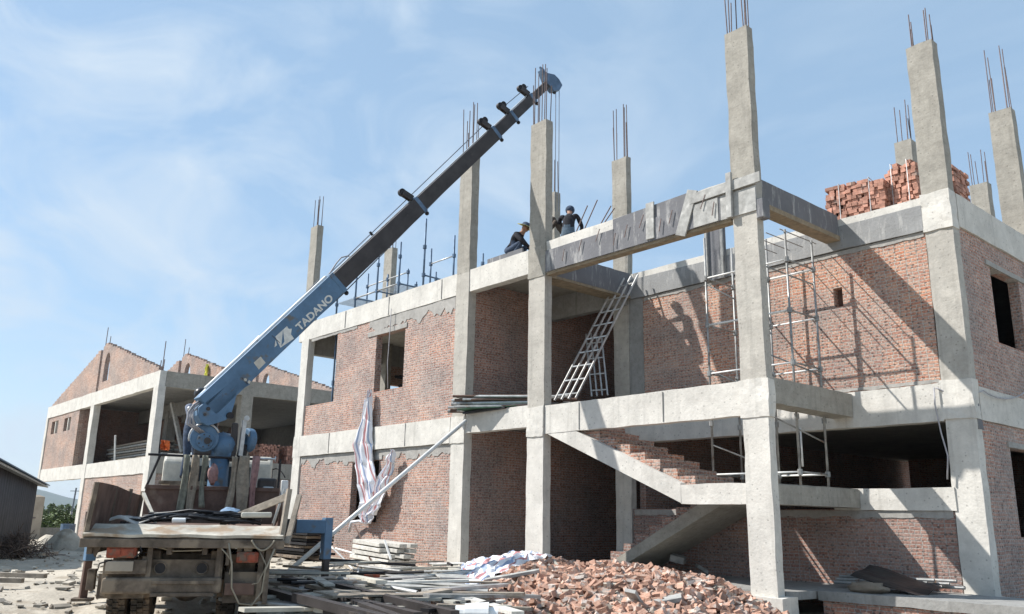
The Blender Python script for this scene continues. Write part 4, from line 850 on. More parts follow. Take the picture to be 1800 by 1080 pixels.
for x, y, z0, lab in ((-23.55, 13.0, 3.47, 'dark prop standing in the open left end of the upper floor'), (-20.15, 13.4, 3.47, 'left prop seen through the upper window of the left bay'), (-19.3, 13.6, 3.47, 'right prop seen through the upper window of the left bay')):
    p_ = MB().tube([(x, y, z0), (x, y, 6.92)], .03, 8).build('steel_prop', 'scaf_d'); tag(p_, lab, 'prop'); 
    MB().tube([(x, y, z0+1.6), (x, y, z0+1.75)], .055, 8).build('prop_collar', 'scaf_d', p_)
# two steel ladders in the upper doorway
def ladder(p0, p1, wv, n, label, half=1):
    root = empty('steel_ladder', p0, label, 'ladder', 'steel ladders at the upper doorway'); p0, p1, wv = Vector(p0), Vector(p1), Vector(wv)
    for k in range(4): MB().bar(p0+wv*(k/3), p1+wv*(k/3), .032, .04).build('stile', 'galv', root)
    for i in range(n):
        t = (i+.35)/n; MB().bar(p0.lerp(p1, t)-wv*.03, p0.lerp(p1, t)+wv*1.03, .028, .03).build('rung', 'galv', root)
    return root
la = at(975, 704, Y=13.35); lb_ = at(1085, 492, Y=15.2)
ladder(la, lb_, at(1012, 700, Y=13.35)-la, 9, 'long steel ladder sloping from the upper floor edge to the roof beam')
lc = at(1040, 697, Y=14.9); ld = at(1030, 588, Y=15.3)
ladder(lc, ld, at(1068, 695, Y=14.9)-lc, 4, 'short steel ladder standing almost upright behind the long sloping one')
# pipes piled on the upper ledge of the porch
q = random.Random(21)
for row in range(5):
    for k in range(9-row):
        r_ = .032+.016*(q.random() < .45); p0 = Vector((-16.42+.085*k+.04*row+.12*q.random()*(row > 0), O-.36+.045*k+.12*q.random(), 3.60+.082*row+.012*q.random()))
        d_ = Vector((1.75+.5*q.random(), 1.15+.25*q.random(), -.05*row*.3+.05*(q.random()-.5)))
        o = MB().tube([p0, p0+d_], r_, 10, hollow=True).build('steel_pipe', 'rust' if q.random() < .35 else 'scaf' if q.random() < .75 else 'galv', smooth=False)
        tag(o, 'steel pipe in the heap piled on the upper ledge of the porch', 'pipe', 'pipes piled on the porch ledge')
sheet('green_net', 'green', (-15.2, O+.05, 3.585), (1.5, .5, 0), (-.2, .5, -.02), .04, 'strip of green net spread under the pipes on the porch ledge', 'net', sd=4)
tag(MB().bar((-16.0, O-.12, 3.54), (-14.6, O+.0, 3.575), .1, .05).build('wooden_beam', 'grease'), 'dark timber under the pipes on the porch ledge', 'timber')
tag(MB().box(-16.13, -15.9, 14.3, 14.9, 3.47, 4.2).build('grey_box', 'woodg', bevel=.01), 'grey box against the brick wall behind the pipes on the porch', 'box')
# pole leaning on the porch ledge
pb_ = at(497, 1013, Z=-.02); pt2 = at(819, 740, Y=O-.32)
tag(MB().tube([pb_, pt2], .045, 12).build('leaning_pole', 'white', smooth=True), 'long whitish pole leaning from the ground up to the porch ledge', 'pole')
# heaps behind the upper left window and in the gabled building
hb_ = empty('pipe_heap', (-19.6, 14, 3.5), 'dark heap of pipes behind the upper window of the left bay', 'pipe heap')
for i in range(26): MB().tube([(-20.9+.3*q.random(), 13.4+1.2*q.random(), 3.9+1.3*q.random()), (-18.2+.6*q.random(), 13.4+1.4*q.random(), 3.9+1.3*q.random())], .05, 7).build('pipe', 'grease', hb_)
lp_ = 0
for row in range(10):
    for k in range(4):
        z = 3.36+.13*row; y = LY+1.9+.33*k
        o = MB().bar((-50.5+.9*q.random(), y+.25*q.random(), z+.04*q.random()), (-42.6+1.2*q.random()-.12*row, y+.2*q.random(), z+.05*q.random()), .3, .085).build('plank', 'wood' if row % 2 else 'woodg'); tag(o, 'weathered plank in the stack on the upper floor of the gabled building', 'plank', 'planks stacked in the gabled building')
tag(MB().tube([(-43.9, LY+.5, 3.3), (-43.7, LY+.3, 4.7)], .05, 6).build('pale_post', 'white'), 'short pale post standing against the plank stack in the gabled building', 'post')
tag(MB().bar((-41.9, LY+2.2, 6.3), (-40.9, LY+2.6, 3.9), .2, .12).build('leaning_timber', 'woodg'), 'grey timber leaning in the open bay of the gabled building', 'timber')
def cloth(name, m, c, a, b_, wob, label, cat, th=.02, sd=0): return sheet(name, m, c, a, b_, wob, label, cat, th, sd)
oc = at(290, 783, X=-37.7); cloth('orange_cloth', 'orange', oc, (.3, .25, -.05), (.05, 0, -.42), .22, 'orange cloth hanging at the corner of the gabled building', 'cloth', sd=3)
pq = at(283, 800, X=-37.7); tag(MB().tube([pq-Vector((0, 0, .9)), at(281, 764, X=-37.7)], .035, 6).build('thin_post', 'grease'), 'thin dark post carrying the orange cloth', 'post')
yc = at(363, 654, Y=16.3); cloth('yellow_cloth', 'yellow', yc, (.28, 0, .02), (.03, -.05, -.75), .2, 'yellow cloth hung over the brick slope of the second gable', 'cloth', sd=5)
# brick cubes
def brickstack(c, nx_, ny_, nz_, yaw, label, group, m='cut_s', bl=.21, bh=.075, bw=.11, strapn=2, jit=.026, sd=0):
    c = Vector(c); root = empty('brick_stack', c, label, 'brick stack', group); qq = random.Random(sd)
    rot = Matrix.Rotation(yaw, 3, 'Z'); b = MB()
    W_, Dp = nx_*bw, ny_*bl
    for k in range(nz_):
        for i in range(nx_):
            for j in range(ny_):
                if 0 < i < nx_-1 and 0 < j < ny_-1 and k < nz_-1: continue
                if (k == nz_-1 and qq.random() < .4) or (k == nz_-2 and (i in (0, nx_-1)) and qq.random() < .3): continue
                dx, dy, dz = [(qq.random()-.5)*jit*2 for _ in range(3)]
                x0, y0, z0 = -W_/2+i*bw+dx, -Dp/2+j*bl+dy, k*bh
                pts = [rot@Vector((x0+a*(bw-.008), y0+e*(bl-.01), z0+f*(bh-.004))) for f in (0, 1) for a, e in ((0, 0), (1, 0), (1, 1), (0, 1))]
                b.hexa([c+p for p in pts])
    o = b.build('bricks', m, root)
    for s_ in range(strapn):
        f = (s_+.5)/strapn; x = -W_/2+W_*f; t = MB(); hh = nz_*bh+.015; e = .022
        P2 = lambda xx, yy, zz: c+rot@Vector((xx, yy, zz))
        for (y0, z0, y1, z1) in ((-Dp/2-e, 0, -Dp/2-e, hh), (-Dp/2-e, hh, Dp/2+e, hh)): t.bar(P2(x, y0, z0), P2(x, y1, z1), .014, .005, up=(rot@Vector((0, 1, 0))) if y0 == y1 else (0, 0, 1))
        t.build('strap', 'galv', root)
    return root
brickstack((-7.75, 16.35, 7.05), 11, 5, 12, R(8), 'strapped stack of red bricks on the roof left of the corner column', 'brick stacks on the roof', sd=1)
brickstack((-6.8, 16.6, 7.05), 6, 5, 15, R(-4), 'taller stack of red bricks on the roof touching the corner column', 'brick stacks on the roof', sd=2)
brickstack((-6.42, 17.3, 7.05), 5, 4, 15, R(3), 'stack of red bricks on the roof peeping out right of the corner column', 'brick stacks on the roof', sd=3)
for k, (y, lab) in enumerate(((17.9, 'nearest stack of dull bricks on the upper floor of the gabled building'), (19.3, 'middle stack of dull bricks on the upper floor of the gabled building'), (20.55, 'farthest stack of dull bricks on the upper floor of the gabled building'))):
    brickstack((-38.6, y, 3.3), 9, 5, 14, R(90), lab, 'brick stacks in the gabled building', 'cut_s', strapn=0, sd=9+k, jit=.03)

# ================================================================== striped tarpaulins
def ribbon(path, widths, folds, y_):
    """gathered cloth: centre line in px, half widths in px"""
    n = len(path)
    def fn(u, v):
        t = v*(n-1); i = min(n-2, int(t)); f = t-i; f = f*f*(3-2*f)
        cx = path[i][0]*(1-f)+path[i+1][0]*f; cy = path[i][1]*(1-f)+path[i+1][1]*f; w_ = widths[i]*(1-f)+widths[i+1]*f
        px = cx+w_*(u-.5)*2+2.2*noise.noise(Vector((u*3, v*14, 4)))+1.5*noise.noise(Vector((u*7, v*30, 9))); dp = .06*math.sin(u*folds*6.28+v*7+2*noise.noise(Vector((u*2, v*4, 3))))+.09*noise.noise(Vector((u*4, v*9, folds)))
        p = at(px, cy+6*(u-.5)*math.sin(v*9), Y=O); return (p.x, y_+dp, p.z)
    return fn
tr = MB(); tr.grid(ribbon([(657, 686), (655, 706), (650, 738), (645, 780), (648, 815), (655, 850), (659, 885), (652, 908), (650, 920)], [1.5, 4, 9, 14, 14, 17, 17, 14, 7], 3, O-.13), 26, 60)
tr.grid(ribbon([(701, 791), (697, 812), (687, 838), (680, 865), (672, 888), (662, 905)], [2, 6, 10, 12, 11, 8], 2, O-.2), 20, 40)
tag(tr.build('hanging_tarpaulin', 'tarp', smooth=True), 'red white and blue striped tarpaulin hanging from the upper window across the lower one', 'tarpaulin')
tag(MB().tube([at(614, 935, Y=O-.1), at(618, 918, Y=O-.15), at(632, 916, Y=O-.1), at(645, 921, Y=O-.1)], .045, 7, r2=.03).build('cloth_end', 'tarp', smooth=True), 'twisted pinkish cloth end below the lower window', 'cloth')

# ================================================================== people
def person(label, loc, yaw, J, mats, hat=None, scale=1., tilt=0):
    """J: joints in metres (x right, y forward, z up). One skinned body, clothing by region"""
    root = empty('person', loc, label, 'person')
    rot = Matrix.Rotation(yaw, 3, 'Z')
    P = {k: Vector(v) for k, v in J.items()}
    V_, E_, Rd, reg = [], [], [], []
    ix = {}
    def add(k, p, r, g, par=None):
        ix[k] = len(V_); V_.append(Vector(p)); Rd.append(r); reg.append(g)
        if par is not None: E_.append((ix[par], ix[k]))
    add('pelvis', P['pelvis'], .145, 'pants'); add('waist', P['pelvis'].lerp(P['chest'], .5), .135, 'shirt', 'pelvis'); add('chest', P['chest'], .15, 'shirt', 'waist')
    add('neck', P['neck'], .058, 'skin', 'chest'); hv = (P['head']-P['neck'])
    add('jaw', P['neck']+hv*.6, .075, 'skin', 'neck'); add('head', P['head'], .098, 'skin', 'jaw'); add('crown', P['head']+hv.normalized()*.09, .075, 'hair', 'head')
    fwd = P.get('look', Vector((0, 1, 0))).normalized(); side = fwd.cross(hv.normalized()).normalized()
    add('nose', P['head']+fwd*.112-hv.normalized()*.02, .016, 'skin', 'head')
    for s_ in (-1, 1): add('ear%d' % s_, P['head']+side*.1*s_-hv.normalized()*.01, .022, 'skin', 'head')
    for s_ in ('l', 'r'):
        add('sh'+s_, P['sh'+s_], .078, 'shirt', 'chest'); add('el'+s_, P['el'+s_], .054, 'shirt', 'sh'+s_)
        add('wr'+s_, P['wr'+s_], .034, 'skin', 'el'+s_)
        dv = (P['wr'+s_]-P['el'+s_]).normalized(); add('pa'+s_, P['wr'+s_]+dv*.075, .036, 'skin', 'wr'+s_)
        lat = dv.cross(Vector((0, 0, 1))); lat = lat.normalized() if lat.length > .1 else Vector((1, 0, 0))
        for f_, (o_, l_) in enumerate(((-.033, .07), (-.011, .085), (.011, .08), (.033, .06))):
            b0 = P['wr'+s_]+dv*.1+lat*o_; add('f%d%s' % (f_, s_), b0, .010, 'skin', 'pa'+s_); add('g%d%s' % (f_, s_), b0+dv*l_*.55-Vector((0, 0, .012)), .009, 'skin', 'f%d%s' % (f_, s_)); add('h%d%s' % (f_, s_), b0+dv*l_*.9-Vector((0, 0, .035)), .008, 'skin', 'g%d%s' % (f_, s_))
        tb_ = P['wr'+s_]+dv*.03+lat*(.04 if s_ == 'l' else -.04); add('t0'+s_, tb_, .012, 'skin', 'pa'+s_); add('t1'+s_, tb_+dv*.05+lat*(.03 if s_ == 'l' else -.03), .010, 'skin', 't0'+s_)
        add('hi'+s_, P['hi'+s_], .11, 'pants', 'pelvis'); add('kn'+s_, P['kn'+s_], .074, 'pants', 'hi'+s_); add('an'+s_, P['an'+s_], .052, 'pants', 'kn'+s_)
        add('he'+s_, P['an'+s_]+Vector((0, -.03, -.05)), .042, 'shoe', 'an'+s_); add('to'+s_, P['to'+s_], .038, 'shoe', 'he'+s_)
    me = bpy.data.meshes.new('body'); L0 = Vector(loc)
    me.from_pydata([tuple(L0+rot@(v*scale)) for v in V_], E_, []); ob = bpy.data.objects.new('body', me); col.objects.link(ob)
    sk = ob.modifiers.new('skin', 'SKIN'); sk.use_smooth_shade = True
    for i, d in enumerate(me.skin_vertices[0].data): d.radius = (Rd[i]*scale, Rd[i]*scale*.92); d.use_root = (i == 0)
    su = ob.modifiers.new('sub', 'SUBSURF'); su.levels = 2; su.render_levels = 2
    bpy.context.view_layer.update(); ev = ob.evaluated_get(bpy.context.evaluated_depsgraph_get()); nm = bpy.data.meshes.new_from_object(ev)
    ob.modifiers.clear(); ob.data = nm; nm.name = 'body'
    keys = ['shirt', 'pants', 'skin', 'hair', 'shoe']; nm.materials.clear()
    for k in keys: nm.materials.append(M[mats[k]])
    S = [(L0+rot@(v*scale), reg[i]) for i, v in enumerate(V_)]
    seg = [(S[a][0], S[b][0], S[a][1], S[b][1]) for a, b in E_]
    for p in nm.polygons:
        c = p.center; best = (9, 'shirt')
        for a, b, ra, rb_ in seg:
            ab = b-a; t = max(0, min(1, (c-a).dot(ab)/max(1e-9, ab.length_squared))); d = (c-a-ab*t).length
            if d < best[0]: best = (d, ra if t < (.5 if ra != 'shirt' or rb_ == 'shirt' else .8) else rb_)
        p.material_index = keys.index(best[1]); p.use_smooth = True
    ob.parent = root; ob.matrix_parent_inverse = PINV[root.name]
    hp_ = L0+rot@(P['head']*scale); upv = (rot@hv).normalized(); fw_ = rot@fwd; sd_ = rot@side
    e_ = MB()
    for s_ in (-1, 1): MB().sphere(hp_+fw_*.088*scale+sd_*s_*.034*scale+upv*.012*scale, .011*scale, 6, 5).build('eye', 'helm', ob)
    MB().bar(hp_+fw_*.094*scale-upv*.055*scale-sd_*.024*scale, hp_+fw_*.094*scale-upv*.055*scale+sd_*.024*scale, .008*scale, .006*scale).build('mouth', 'slingp', ob)
    if hat == 'sun':
        h = MB().use('straw'); n = 26; o = len(h.v)
        prof = ((.02, .21), (.0, .22), (.035, .12), (.1, .10), (.13, .05), (.135, .0))
        for (zz, rr) in prof:
            for k in range(n):
                a = 2*math.pi*k/n; h.v.append(hp_+upv*(zz+.03+(.02*math.sin(a*2) if rr > .2 else 0))*scale+(fw_*math.cos(a)+sd_*math.sin(a))*rr*scale)
        for i in range(len(prof)-1):
            h.use('cl_navy' if i > 1 else 'straw')
            for k in range(n): h.face([i*n+k, i*n+(k+1) % n, (i+1)*n+(k+1) % n, (i+1)*n+k])
        h.build('sun_hat', None, root, smooth=True)
    elif hat:
        h = MB().sphere(hp_+upv*.035*scale, .122*scale, 14, 10); h.build('helmet' if hat == 'helm' else 'cap', hat, root, smooth=True)
        MB().sphere(hp_+upv*.05*scale+fw_*.09*scale, .075*scale, 12, 6, (1, 1, .18)).build('peak', hat, root, smooth=True)
    return root
crouch = dict(pelvis=(0, 0, .24), chest=(0, .24, .58), neck=(0, .33, .73), head=(0, .39, .84), look=(0, 1, -.55), shl=(-.19, .22, .65), shr=(.19, .22, .65), ell=(-.27, .40, .42), elr=(.27, .42, .44), wrl=(-.12, .62, .30), wrr=(.12, .60, .27),
              hil=(-.11, .0, .24), hir=(.11, 0, .24), knl=(-.19, .40, .44), knr=(.19, .40, .44), anl=(-.15, .12, .085), anr=(.15, .12, .085), tol=(-.17, .29, .035), tor=(.17, .29, .035))
pc = at(913, 437, Y=O+.25)
person('crouching worker in dark striped clothes and a wide green brimmed hat at the roof edge', (pc.x-.42, O+.30, 7.15), R(-62), crouch, dict(shirt='cl_black', pants='cl_navy', skin='skin', hair='helm', shoe='cl_black'), 'sun')
stand = dict(pelvis=(0, 0, .72), chest=(0, .2, 1.08), neck=(0, .3, 1.27), head=(0, .38, 1.39), look=(-.15, 1, -.5), shl=(-.2, .2, 1.17), shr=(.2, .18, 1.19), ell=(-.33, .40, .96), elr=(.32, .36, .92), wrl=(-.16, .60, .80), wrr=(.2, .58, .74),
             hil=(-.1, 0, .6), hir=(.1, 0, .6), knl=(-.17, .32, .42), knr=(.15, .28, .40), anl=(-.14, .02, .085), anr=(.14, .0, .085), tol=(-.15, .2, .035), tor=(.15, .18, .035))
ps = at(1000, 418, Y=13.2)
person('worker in a dark jacket and jeans half standing beside the second roof column', (-13.62, 13.5, 7.13), R(38), stand, dict(shirt='cl_black', pants='cl_jean', skin='skin', hair='helm', shoe='cl_black'), 'cap' and 'cl_navy', .95)
person('stooping worker in brown clothes partly behind the second roof column', (-13.85, 13.75, 7.13), R(100), dict(stand, chest=(0, .28, 1.0), neck=(0, .40, 1.14), head=(0, .50, 1.2), shl=(-.2, .28, 1.08), shr=(.2, .28, 1.08), ell=(-.3, .40, .82), elr=(.3, .40, .82), wrl=(-.2, .58, .70), wrr=(.2, .58, .70)), dict(shirt='cl_brown', pants='cl_brown', skin='skin', hair='helm', shoe='cl_black'), 'cl_brown', .95)
op = dict(pelvis=(0, 0, .9), chest=(0, .04, 1.25), neck=(0, .06, 1.44), head=(0, .10, 1.58), look=(.2, 1, -.1), shl=(-.2, .02, 1.36), shr=(.2, .02, 1.36), ell=(-.27, .14, 1.12), elr=(.27, .16, 1.12), wrl=(-.16, .36, 1.08), wrr=(.16, .38, 1.08),
          hil=(-.1, 0, .88), hir=(.1, 0, .88), knl=(-.12, .05, .48), knr=(.12, .05, .48), anl=(-.12, 0, .085), anr=(.12, 0, .085), tol=(-.14, .18, .035), tor=(.14, .18, .035))
pl = T(6.15, .56, 1.72)
person('crane operator in a grey shirt and dark helmet standing behind the boom foot', pl, R(-60), op, dict(shirt='cl_grey', pants='cl_navy', skin='skin', hair='helm', shoe='cl_black'), 'helm')

# ================================================================== brick heap in front of the stair
def hh(x, y):
    lat = smooth(-13.5, -11.6, x-.62*(11-y))*(1-smooth(-8.3, -6.7, x-.3*(11-y)))
    dep = smooth(7.0, 11.2, y)*(1-smooth(11.5, 12.9, y))
    pk = .62+.38*math.exp(-((x+9.4+.25*(11-y))/1.5)**2)
    return gz(x, y)+lat*dep*pk*.64+.05*lat*dep*noise.noise(Vector((x*2.2, y*2.2, 7)))
hm = MB(); HX_, HY_ = 70, 50
for j in range(HY_+1):
    for i in range(HX_+1):
        x = -14.5+8.8*i/HX_; y = 6.4+6.0*j/HY_; hm.v.append(Vector((x, y, hh(x, y)-.03+.04*noise.noise(Vector((x*7, y*7, 1))))))
for j in range(HY_):
    for i in range(HX_): hm.face([j*(HX_+1)+i, j*(HX_+1)+i+1, (j+1)*(HX_+1)+i+1, (j+1)*(HX_+1)+i])
tag(hm.build('rubble_mound', mat('brick_rubble', (.30, .17, .12), .95, 0, (7, .4), n2=(3, .55, (.36, .31, .25)), bump=1, bscale=30), smooth=True, recalc=False), 'ground of crushed brick and mortar under the loose brick heap', 'rubble', kind='stuff')
q = random.Random(99)
def brickmesh(seed, l=.195, w_=.092, h=.058):
    r_ = random.Random(seed); b = MB(); j = lambda a: a*(1+.05*(r_.random()-.5)); l = l*(1 if r_.random() < .5 else .3+.5*r_.random()); w_ = w_*(1 if r_.random() < .8 else .7)
    c = .006; pts = []
    for z in (-h/2, h/2):
        for sx, sy in ((-1, -1), (1, -1), (1, 1), (-1, 1)): pts.append((j(sx*l/2), j(sy*w_/2), j(z)))
    return pts
bvar = [brickmesh(k) for k in range(16)]
def bm_mesh(pts, m):
    me = bpy.data.meshes.new('brick'); bm = bmesh.new(); vs = [bm.verts.new(p) for p in pts]
    for f in ((0, 3, 2, 1), (4, 5, 6, 7), (0, 1, 5, 4), (1, 2, 6, 5), (2, 3, 7, 6), (3, 0, 4, 7)): bm.faces.new([vs[i] for i in f])
    bmesh.ops.bevel(bm, geom=list(bm.edges), offset=.006, segments=1, affect='EDGES'); bm.to_mesh(me); bm.free(); me.materials.append(M[m]); return me
bmesh_ = [bm_mesh(p, 'cut') for p in bvar]
spots = []
tries = 0
while len(spots) < 2100 and tries < 60000:
    tries += 1; x = q.uniform(-13.3, -6.3); y = q.uniform(7.0, 12.2); e = hh(x, y)-gz(x, y)
    if x > -8.75 and y > 12.2: continue
    if q.random() > min(1, e*5+.05): continue
    spots.append((x, y, hh(x, y)+q.uniform(.0, .07)))
spots.sort(key=lambda p: (Vector(p)-Vector((0, 0, CH))).length)
rest = MB()
def tumble():
    return Matrix.Rotation(q.uniform(0, 6.28), 4, 'Z') @ Matrix.Rotation(q.gauss(0, .42), 4, 'X') @ Matrix.Rotation(q.gauss(0, .42), 4, 'Y') @ Matrix.Rotation(q.choice((0, 0, 1.57)), 4, 'X')
for i, p in enumerate(spots):
    mt_ = Matrix.Translation(p) @ tumble(); k = q.randrange(16)
    if i < 300:
        o = bpy.data.objects.new('loose_brick', bmesh_[k]); col.objects.link(o); o.matrix_world = mt_
        tag(o, 'loose orange brick lying in the heap in front of the stair', 'brick', 'loose bricks in the heap')
    else: rest.hexa([mt_ @ Vector(c) for c in bvar[k]])
tag(rest.build('brick_heap', 'cut'), 'farther bricks of the heap in front of the stair', 'bricks', kind='stuff')
def slab(c, l, w_, t_, yaw, pitch, roll, m, name, label, cat, group=None):
    mt_ = Matrix.Translation(c) @ Matrix.Rotation(yaw, 4, 'Z') @ Matrix.Rotation(pitch, 4, 'Y') @ Matrix.Rotation(roll, 4, 'X')
    b = MB().rough(-l/2, l/2, -w_/2, w_/2, -t_/2, t_/2, .12, .006); b.v = [mt_ @ v for v in b.v]
    return tag(b.build(name, m, bevel=.003), label, cat, group)
for (u, v, l, w_, t_, ya, pi_, m, lab) in ((1118, 1062, .5, .17, .05, 1.9, .55, 'woodg', 'grey concrete strip lying on the front of the brick heap'), (1172, 1062, .42, .26, .06, .7, -.2, 'woodg', 'broad grey slab piece beside the concrete strip on the brick heap'),
        (1192, 987, .3, .2, .14, .4, .2, 'woodg', 'grey concrete block on top of the brick heap'), (1310, 1030, .16, .16, .36, .5, .35, 'conc', 'pale broken block leaning on the foot of the tall front column'), (1235, 1005, .3, .16, .07, 1.1, .5, 'woodg', 'grey brick sized block right of the heap top'), (900, 1018, .9, .12, .05, .75, -.2, 'woodg', 'grey board lying across the left shoulder of the brick heap')):
    k = FW+RT*((u-900)/CF)-UP*((v-540)/CF); p = Vector((0, 0, CH))
    for _ in range(900):
        p = p+k*.02
        if p.z < hh(p.x, p.y)+.04 and p.y > 6: break
    slab(p+Vector((0, 0, .05)), l, w_, t_, ya, pi_, .15, m, 'concrete_piece', lab, 'rubble piece')
tag(MB().bar(at(974, 986, Y=11.0), at(1006, 1032, Y=10.2), .035, .03).build('wooden_stick', 'ply'), 'pale stick poking out of the brick heap', 'stick')
# crumpled tarpaulin on the left of the heap
def crump(u, v):
    c = Vector((-10.7, 7.9, 0)).lerp(Vector((-13.5, 12.0, 0)), v); n_ = Vector((-.84, -.54, 0)); w_ = .35+1.0*v
    p = c+n_*((u-.45)*w_*1.5)
    e = hh(p.x, p.y)+.07+.05*v+.10*abs(noise.noise(Vector((u*6, v*12, 2))))+.09*abs(noise.noise(Vector((u*13, v*25, 5))))+.22*math.sin(math.pi*u)*smooth(.2, .75, v)*(1-smooth(.86, 1, v))
    return (p.x+.14*noise.noise(Vector((u*9, v*16, 1))), p.y+.14*noise.noise(Vector((u*9, v*16, 8))), e)
tag(MB().grid(crump, 90, 60).build('crumpled_tarpaulin', 'tarp', recalc=False), 'crumpled striped tarpaulin thrown over the left end of the rubble', 'tarpaulin')

# ================================================================== timber, pipes and boards between truck and wall
def gp_(u, v, z): return at(u, v, Z=z)
DIR = RT.copy(); DIR.z = 0; DIR.normalize()
# pale timber stack by the wall
ts = 0
for row in range(5):
    for k in range(3):
        x0 = -18.75+.15*q.random(); x1 = -16.9+.25*q.random()-.12*row*(k == 0); y = 11.2+.25*k; z = .0+.118*row
        lab = 'pale lime washed timber in the stack against the wall under the hanging tarpaulin'
        tag(MB().bar((x0, y+.03*q.random(), z+.05), (x1, y+.06*q.random()-.1, z-.01), .2, .085).build('timber', 'timberw', bevel=.008), lab, 'timber', 'timbers stacked by the wall')
# dark panels behind the right outrigger
for row in range(9):
    tag(MB().bar((-24.3+.4*q.random(), 11.3+.3*q.random(), .05+.085*row), (-20.6+.6*q.random(), 11.0+.3*q.random(), .05+.085*row), .75, .06).build('form_panel', 'grease' if row % 3 else 'mud', bevel=.004), 'dark steel form panel in the low stack behind the blue outrigger', 'panel', 'form panels behind the outrigger')
tag(MB().bar((-24.2, 10.9, .9), (-20.9, 10.8, .9), .1, .08).build('white_board', 'white'), 'long white board on top of the dark panel stack', 'board')
# bulk of loose lengths
LAB = {'wood': ('weathered_plank', 'weathered plank in the litter between the truck and the wall', 'plank', 'planks littering the ground'), 'ply': ('weathered_plank', 'weathered plank in the litter between the truck and the wall', 'plank', 'planks littering the ground'),
       'scaf': ('loose_pipe', 'scaffold pipe in the litter between the truck and the wall', 'pipe', 'pipes littering the ground'), 'galv': ('loose_pipe', 'scaffold pipe in the litter between the truck and the wall', 'pipe', 'pipes littering the ground'),
       'grease': ('steel_length', 'dark steel length in the litter between the truck and the wall', 'steel bar', 'steel lengths littering the ground'), 'timberw': ('weathered_plank', 'weathered plank in the litter between the truck and the wall', 'plank', 'planks littering the ground')}
cnt = 0
while cnt < 105:
    u = q.uniform(485, 870); v = q.uniform(985, 1072); z = .04+.22*q.random()*smooth(1075, 990, v)
    p = gp_(u, v, z)
    if p.y > 12.0 or p.x < -24: continue
    a = math.atan2(DIR.y, DIR.x)+q.gauss(-.05, .75); l = q.uniform(.4, 1.9); m = q.choice(('wood', 'wood', 'ply', 'ply', 'scaf', 'galv', 'grease', 'timberw', 'timberw') if u > 600 else ('wood', 'scaf', 'scaf', 'grease', 'grease', 'ply', 'galv'))
    d = Vector((math.cos(a), math.sin(a), q.gauss(0, .035)))*l/2
    if (p+d).y > 12.35 or (p-d).y > 12.35: continue
    nm_, lab, ct, gr = LAB[m]; p.z = max(p.z, gz(p.x, p.y)+.04)
    b = MB()
    if m in ('scaf', 'galv', 'grease') and q.random() < .75: b.tube([p-d, p+d], .025, 8, hollow=True)
    else: b.bar(p-d, p+d, q.uniform(.07, .2), q.uniform(.025, .05))
    tag(b.build(nm_, m), lab, ct, gr); cnt += 1
chips = MB()
for _ in range(3200):
    u, v = q.uniform(-20, 1340), q.uniform(975, 1085); p = at(u, v, Z=.0)
    if u < 480 and q.random() < .8: continue
    if p.y > 12.2 or p.x < -30 or (p.x > -8.8 and p.y > 12): continue
    s_ = q.uniform(.015, .06); r3 = Matrix.Rotation(q.uniform(0, 6.28), 3, 'Z') @ Matrix.Rotation(q.gauss(0, .5), 3, 'X'); c = Vector((p.x, p.y, max(gz(p.x, p.y), hh(p.x, p.y))+.02))
    dx, dy, dz = s_*q.uniform(.6, 2.4), s_, s_*q.uniform(.2, .6); chips.hexa([c+r3@Vector((sx*dx, sy*dy*q.uniform(.7, 1.2), sz*dz)) for sz in (-1, 1) for sx, sy in ((-1, -1), (1, -1), (1, 1), (-1, 1))])
tag(chips.build('rubble_chips', mat('pale_chips', (.40, .36, .30), .95, 0, (3, .3), obj_var=.4)), 'pale chips of mortar, wood and board strewn over the ground and heap', 'rubble', kind='stuff')
for i, (a0, a1) in enumerate((((478, 1022), (735, 1085)), ((500, 1016), (700, 1090)), ((545, 1022), (760, 1075)), ((470, 1040), (640, 1088)), ((585, 1030), (800, 1082)), ((520, 1050), (700, 1096)))):
    tag(MB().bar(gp_(*a0, .05+.02*i), gp_(*a1, .05), .11, .1).build('steel_channel', 'dark'), 'dark steel channel lying in the foreground beside the truck tail', 'steel channel', 'steel channels beside the truck')
for i, (u, v, l, w_, lab) in enumerate(((770, 1030, 1.5, .7, 'pale cement stained board lying nearest the camera'), (835, 1016, 1.3, .5, 'pale board lying below the crumpled tarpaulin'), (735, 1014, 1.1, .5, 'small pale board left of the crumpled tarpaulin'), (690, 1046, 1.9, .22, 'long grey plank left of the nearest pale board'), (640, 1040, 1.7, .2, 'long grey plank beside the steel channels'))):
    p = gp_(u, v, .12); slab(p, l, w_, .025, .85+.25*i, .04, .05, 'woodg' if i < 3 else 'wood', 'plywood_board', lab, 'board')
def bentpipe(pts, m, label): tag(MB().tube(pts, .022, 7).build('bent_pipe', m, smooth=True), label, 'pipe')
bentpipe([at(583, 962, Y=11.), at(600, 978, Y=10.8), at(612, 992, Y=10.5), at(630, 1012, Y=10.0)], 'white', 'white bent pipe rising left of the pale timber stack')
bentpipe([at(586, 965, Y=10.8), at(612, 990, Y=10.4), at(646, 1000, Y=10.4)], 'galv', 'grey bent pipe crossing the white bent pipe')
bentpipe([at(590, 964, Y=11.2), at(640, 978, Y=11.2), at(650, 984, Y=11.2)], 'white', 'white pipe sloping to the foot of the pale timber stack')
tag(MB().bar(at(624, 924, Y=11.9), at(652, 986, Y=11.), .03, .03).build('thin_bar', 'rust'), 'thin rusty bar leaning against the wall left of the timber stack', 'bar')
tag(MB().bar(at(676, 950, Y=11.), at(687, 984, Y=10.9), .04, .03).build('white_lath', 'white'), 'white lath leaning on the front of the timber stack', 'lath')
